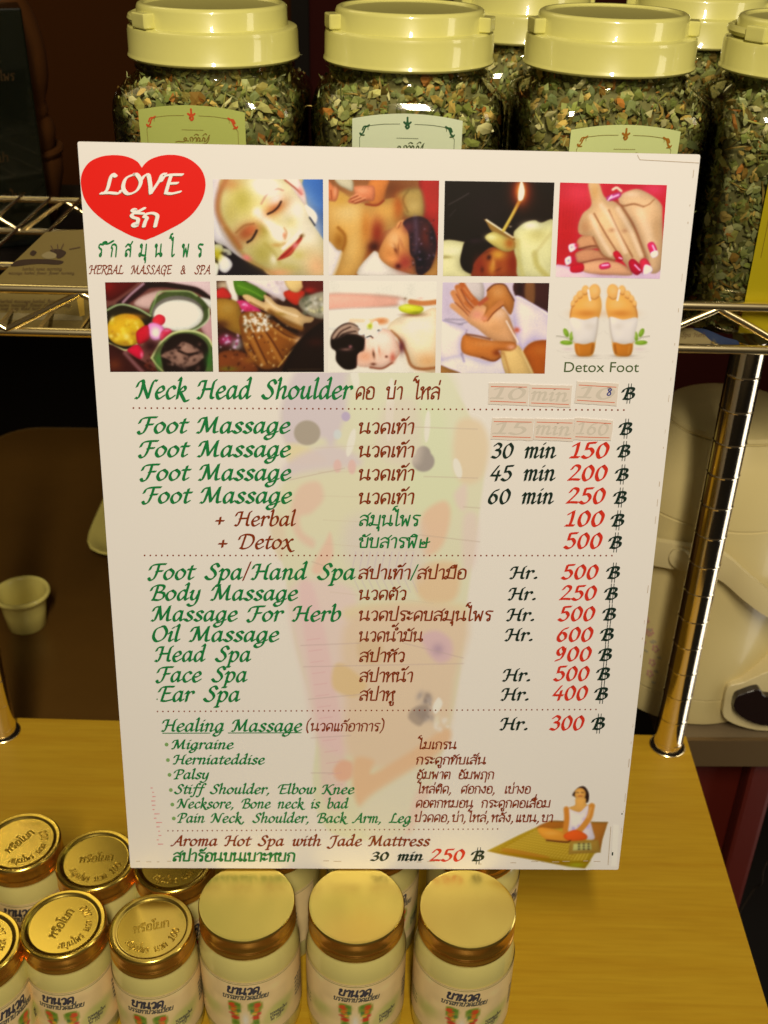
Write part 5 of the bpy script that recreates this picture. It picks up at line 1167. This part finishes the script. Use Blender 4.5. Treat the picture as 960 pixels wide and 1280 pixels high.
for x, y in ((-.45, .85), (.08, .85), (-.45, -.1), (.08, -.1)): MB().box((x-.02, y-.02, -.65), (x+.02, y+.02, -.023)).build('leg', M_dark, tbl)
cp = onz(30, 790, LZ)
cup = thing('sauce_cup', 'small cream ramekin cup standing on the brown table', 'cup', (float(cp[0]), float(cp[1])+.014, LZ))
MB().lathe([(0, .0), (.0195, 0), (.0205, .001), (.0232, .022), (.0250, .036), (.0262, .0385), (.0288, .0395), (.0302, .0418), (.0302, .0440), (.0288, .0458), (.0268, .0454), (.0250, .0430), (.0226, .024), (.0190, .0045), (0, .0035)], 56).build('bowl', M_cup, cup)
d0 = onz(112, 648, LZ)
dish = thing('serving_dish', 'cream oblong dish on the brown table, mostly behind the board', 'dish', (float(d0[0])+.107, float(d0[1]), LZ), -.02)
mb = MB()
lv = []
for h, z in ((.070, 0), (.074, .002), (.088, .016), (.0925, .0175), (.0905, .019), (.085, .0165), (.072, .005), (.001, .004)):
    lv.append([(x*1.0, y*1.25, z) for x, y in sq(48, h, 5)])
vs = [q for l_ in lv for q in l_]; fs = [(i*48+k, i*48+(k+1) % 48, (i+1)*48+(k+1) % 48, (i+1)*48+k) for i in range(len(lv)-1) for k in range(48)]
mb.add(vs, fs, True).build('dish_body', M_cup, dish)

# ------------------------------------------------------------------ side table with the cream cooker
TZ = -.03
e0 = onz(900, 926, TZ)
st = thing('side_table', 'dark side table with a metal edge strip, carrying the cream cooker', 'table', (float(e0[0]), float(e0[1]), TZ))
MB().box((-.045, .004, -.026), (.55, .40, 0)).build('table_top', mat('side_table_top', (.15, .11, .06), .5, var=.15, vscale=20), st)
MB().box((-.046, -.001, -.030), (.55, .0035, .0012)).build('metal_edge', M_steel, st, .0008)
MB().box((-.03, .03, -.70), (.052, .045, -.0265)).build('front_panel', M_redp, st)
MB().box((.040, .012, -.70), (.066, .0295, -.0305)).build('leg', M_redp, st, .004)
MB().box((.50, .03, -.70), (.53, .06, -.0305)).build('leg', M_redp, st, .004)
CK = (.297, .352)
ck = thing('rice_cooker', 'cream electric cooker with a carrying handle and black latch, behind the chrome pole', 'cooker', (CK[0], CK[1], TZ))
Rk = .080
MB().lathe([(0, .001), (.071, .001), (.076, .004), (.0775, .014), (.0780, .032), (.0774, .0327), (.0774, .0340), (.0792, .0345), (Rk, .06), (.0797, .180), (.0786, .2065), (.0780, .2070), (.0780, .2085), (.0786, .2090), (.077, .224), (.071, .246), (.063, .264), (.0565, .2735)], 96).build('body', M_cook, ck)
MB().lathe([(.0558, .2738), (.0552, .2741), (.0552, .2750), (.0556, .2756), (.054, .2785), (.046, .2810), (.030, .2825), (0, .283)], 96).build('lid', M_cook, ck)
hp_ = [(846, 672, .318), (862, 682, .296), (884, 694, .278), (906, 710, .266), (932, 733, .259), (960, 754, .258), (995, 770, .264), (1035, 768, .283), (1062, 745, .305)]
pts = []
for px_, py_, Y_ in hp_:
    d = ray(px_, py_); q = CAM+d*((Y_-CAM[1])/d[1]); dx, dy = q[0]-CK[0], q[1]-CK[1]; r0 = math.hypot(dx, dy); r1 = max(r0, Rk+.006)
    pts.append((dx/r0*r1, dy/r0*r1, q[2]-TZ))
pts = [tuple(q) for q in spline(pts, 5)]
n_ = len(pts)
mb = MB(); vs = []; fs = []
for i in range(n_):                                     # a flat strap standing off the body
    x, y, z = pts[i]; r0 = math.hypot(x, y); ux, uy = x/r0, y/r0
    for du, dz in ((-.0028, -.0125), (.0028, -.0118), (.0040, 0), (.0028, .0118), (-.0028, .0125)): vs.append((x+ux*du, y+uy*du, z+dz))
for i in range(n_-1):
    for k in range(5): fs.append((i*5+k, i*5+(k+1) % 5, (i+1)*5+(k+1) % 5, (i+1)*5+k))
fs += [tuple(reversed(range(5))), tuple((n_-1)*5+k for k in range(5))]
mb.add(vs, fs, True).build('handle', M_cook2, ck)
for t_ in (5, -5):
    x, y, z = pts[t_]; a_ = math.atan2(y, x)
    o = MB().lathe([(0, -.006), (.009, -.006), (.0105, -.001), (.009, .0055), (0, .007)], 24).build('handle_pivot', M_cook2, ck)
    o.location = (x, y, z); o.rotation_euler = (0, PI/2, a_)
# latch housing and black latch low on the front right
def cyl(a_, z, r): return (r*math.cos(a_), r*math.sin(a_), z)
def cyl_px(px_, py_, r):
    d = ray(px_, py_); ox, oy = CAM[0]-CK[0], CAM[1]-CK[1]
    A_ = d[0]**2+d[1]**2; B_ = ox*d[0]+oy*d[1]; C_ = ox*ox+oy*oy-r*r; D_ = max(0.0, B_*B_-A_*C_); t_ = (-B_-math.sqrt(D_))/A_
    return (ox+d[0]*t_, oy+d[1]*t_, CAM[2]+d[2]*t_-TZ)
def plate(px_, r0, r1, name, m, bev):
    F_ = []; Bk = []
    for q in px_:
        x, y, z = cyl_px(q[0], q[1], r1); k = r0/math.hypot(x, y); F_.append((x, y, z)); Bk.append((x*k, y*k, z))
    n = len(px_); return MB().add(F_+Bk, [tuple(reversed(range(n))), tuple(range(n, 2*n))]+[(i, (i+1) % n, (i+1) % n+n, i+n) for i in range(n)]).build(name, m, ck, bev, 3)
def block(px_, y0, y1, name, m, bev):
    F_ = []; Bk = []
    for q in spline(px_, 3, True):
        d = ray(q[0], q[1]); w_ = CAM+d*((y0-CAM[1])/d[1]); F_.append((w_[0]-CK[0], y0-CK[1], w_[2]-TZ)); Bk.append((w_[0]-CK[0], y1-CK[1], w_[2]-TZ))
    n = len(F_); return MB().add(F_+Bk, [tuple(range(n)), tuple(reversed(range(n, 2*n)))]+[(i, i+n, (i+1) % n+n, (i+1) % n) for i in range(n)]).build(name, m, ck, bev, 3)
block([(905,897),(905,880),(908,864),(914,857),(930,853),(965,838),(1010,826),(1045,835),(1050,880),(1020,908),(960,914),(925,908)], .268, .30, 'latch_housing', M_cook2, .0012)
block([(918,888),(920,873),(928,868),(949,862),(957,871),(985,870),(1010,862),(1020,880),(1000,903),(960,908),(936,902)], .261, .29, 'latch', M_blackp, .0012)
def cyl(a_, z, r): return (r*math.cos(a_), r*math.sin(a_), z)
# printed flowers on its left flank
mbp = MB(); mbl = MB()
for i in range(16):
    a_ = math.radians(-137)+random.uniform(-.16, .16); z = random.uniform(.05, .115)
    for k in range(5):
        t_ = 2*PI*k/5; aa, zz = a_+.030*math.cos(t_), z+.0028*math.sin(t_)
        mbp.add([cyl(aa+.016*math.cos(j*PI/3), zz+.0016*math.sin(j*PI/3), Rk+.0004+.00002*i) for j in range(6)], [tuple(range(6))])
    mbl.add([cyl(a_+.06+.03*math.cos(j*PI/3), z-.008+.0014*math.sin(j*PI/3), Rk+.0003+.00002*i) for j in range(6)], [tuple(range(6))])
mbp.build('printed_flower', mat('flower_print', (.52, .30, .24), .4), ck); mbl.build('printed_leaf', mat('leaf_print', (.40, .36, .24), .4), ck)
w0 = onz(962, 1075, -.30); w1 = onz(938, 1118, -.40)
tag(MB().tube([tuple(q) for q in spline([(w0[0]+.05, w0[1], -.24), tuple(w0), tuple((w0+w1)/2+np.array([.004, 0, -.01])), tuple(w1), (w1[0]-.02, w1[1], -.52), (w1[0]-.03, w1[1], -.745)], 6)], .0009, 8, False).build('power_cord', mat('cord_grey', (.03, .02, .012), .5)), 'thin grey cord hanging in the dark beside the red panel', 'cord')

# ------------------------------------------------------------------ dark ledge behind the rack, with the box and the vase
lp = rk(-.60, .47, 0)
ledge = thing('wall_shelf', 'black ledge behind the wire shelf, under the dark box', 'shelf', (lp[0], lp[1], .290), RZ)
MB().box((-.30, -.155, 0), (.30, .10, .018)).build('shelf_board', M_dark, ledge)
for x in (-.25, .25): MB().box((x-.012, .06, -1.03), (x+.012, .09, -.001)).build('post', M_dark, ledge)
bp_ = onp(6, 330, .345); bt = onp(30, 10, .345); br = onp(60, 250, .345)
bx = thing('gift_box', 'tall glossy black-green carton standing at the upper left', 'box', rk(br[0], .345, .3082), RZ+.36)
MB().box((-.066, 0, 0), (0, .05, bt[2]-.3082)).build('carton', M_box, bx, .0015)
mb = MB()
for i in range(5):
    sts, adv = strokes_of(('นวด', 'สมุนไพร', 'รัก', 'สปา', 'สมุนไพร')[i]); x0, z0 = -.050+.006*(i % 2), .185-.035*i
    pen_mesh(mb, sts, lambda X, Y_, zz: (x0+X*.00011, -.0004-zz, z0+Y_*.00011), .1, 5, 3)
mb.build('lettering', M_boxt, bx)
MB().box((-.0682, -.0012, .0), (-.0665, .0012, .05)).build('edge_strip', M_boxe, bx)
vp = onp(60, 160, .43)
vs_ = thing('ceramic_vase', 'lumpy brown glazed vase half hidden behind the dark carton', 'vase', rk(vp[0]-.052, .43, .3082), 0)
zz = lambda y: onp(60, y, .43)[2]-.3082
def vr(x, y): return .052+(onp(x, y, .43)[0]-vp[0])
prof = [(0, 0.0), (vr(72, 250)-.004, .0005)]+[(vr(x, y), max(.004, zz(y))) for x, y in ((75, 232), (77, 215), (75, 197), (70, 190), (66, 186), (67, 175), (67, 165), (63, 154), (57, 147), (58, 140), (56, 134), (54, 128), (57, 112), (58, 96), (55, 70), (49, 45), (42, 25), (34, 8), (26, -6))]
prof += [(.012, prof[-1][1]+.006), (0, prof[-1][1]+.007)]
MB().lathe(prof, 64).build('vase_body', M_vase, vs_)
r_ = vr(72.5, 189)
MB().tube([(r_*math.cos(t_), r_*math.sin(t_), zz(188)) for t_ in np.linspace(0, 2*PI, 40)[:-1]], .004, 8, True).build('collar_ring', M_vase, vs_)
MB().lathe([(.030, .006), (.0405, .008), (.044, .022), (.043, .033), (.034, .044)], 40, (.0075, -.012, 0)).build('belly_patch', M_vased, vs_)

# ------------------------------------------------------------------ leaflets lying in the wire shelf's tray
def leaflet(name, label, plane, outline, m):
    """plane: (offset at z=.367, lean); outline in photo pixels on that plane"""
    o0, ln = plane
    def pt(px, py, lift=0.0):
        n = np.array([-math.sin(RZ), math.cos(RZ), 0]); d = ray(px, py)
        # solve off = o0 + ln*(z-.367)
        num = (POLE+n*o0-CAM) @ n+ln*(CAM[2]-.367); den = (d @ n)-ln*d[2]
        p = CAM+d*(num/den); nn = np.array([n[0], n[1], -ln]); nn /= np.linalg.norm(nn); p = p-nn*lift
        return tuple(p)
    P = [pt(*q) for q in outline]; Bk = [pt(*q, -.0012) for q in outline]; n = len(P)
    o = MB().add(P+Bk, [tuple(range(n)), tuple(reversed(range(n, 2*n)))]+[(i, i+n, (i+1) % n+n, (i+1) % n) for i in range(n)]).build(name, m)
    tag(o, label, 'leaflet'); return o, pt
Z3 = lambda x, y: (x/6.4, 230+y/6.4)
lf, pt = leaflet('leaflet', 'yellowish leaflet with a dark drawing, tucked behind the front rails at the left', (.012, .30), [(57,290),(118,286),(126,418),(-8,418),(-8,352)], M_paperc)
def blot(par, pts, m, nm, lift=.0003, curve=True):
    Q = spline(pts, 5, True) if curve else pts
    return MB().add([pt(*q, lift) for q in Q], [tuple(range(len(Q)))]).build(nm, m, par)
blot(lf, [Z3(*q) for q in ((95,660),(150,610),(330,600),(500,615),(470,645),(300,640))], M_pdark, 'drawing')
blot(lf, [Z3(*q) for q in ((400,530),(470,520),(530,545),(500,585),(460,595),(440,560))], M_pdark, 'drawing', .0004)
blot(lf, [Z3(*q) for q in ((240,560),(262,530),(295,545),(270,575))], M_pdark, 'drawing', .0004)
blot(lf, [Z3(*q) for q in ((335,570),(390,540),(450,560),(440,592),(370,596))], M_paperb, 'drawing', .0005)
blot(lf, [Z3(*q) for q in ((0,1030),(500,1040),(660,1060),(660,1090),(0,1085))], M_paperb, 'pale_band', .0003, False)
blot(lf, [Z3(*q) for q in ((610,880),(665,860),(680,1050),(640,1060))], mat('leaflet_gold', ink((170, 130, 40)), .4), 'pale_band', .0004, False)
mb = MB()
for a_ in ([(430,530),(410,495)], [(465,525),(462,485)], [(490,520),(510,480)]): 
    pen_mesh(mb, [[(x, -y) for x, y in a_]], lambda X, Y_, z_: pt(*Z3(X, -Y_), .0006+z_), 0, 5, 4)
for rows, x0, x1, y, sc_ in ((1, 180, 400, 690, .34), (1, 70, 570, 722, .30), (1, 0, 480, 950, .36), (1, 0, 500, 980, .36), (1, 0, 470, 1008, .34)):
    x = x0
    while x < x1:
        w_ = random.choice(['none', 'morning', 'flower', 'soap', 'herbal', 'massage'])
        sts, adv = strokes_of(w_); pen_mesh(mb, sts, lambda X, Y_, z_: pt(*Z3(x+X*sc_, y-Y_*sc_), .0006+z_), .2, 4.5, 3, n=3); x += adv*sc_+16
mb.build('lettering', M_pink2, lf)
mb = MB(); pen_mesh(mb, [[(480,-990),(540,-900),(600,-850)], [(250,-860),(300,-840),(400,-850)], [(560,-520),(640,-505)]], lambda X, Y_, z_: pt(*Z3(X, -Y_), .0007+z_), 0, 5, 4); mb.build('drawing', M_pink2, lf)
l2, pt = leaflet('leaflet', 'white and blue leaflet behind the rails under the right-hand herb jars', (-.0125, .12), [(838,409),(872,411),(900,421),(922,433),(838,436)], M_paperb)
blot(l2, [(866,410.5),(882,411.5),(905,421),(922,426),(920,432.5),(893,428),(880,418)], M_blue, 'blue_band', .0003)
mb = MB(); sts, adv = strokes_of('Spa Herb'); pen_mesh(mb, sts, lambda X, Y_, z_: pt(852+X*.07, 421-Y_*.07, .0004+z_), .2, 5, 3); mb.build('lettering', M_pink2, l2)
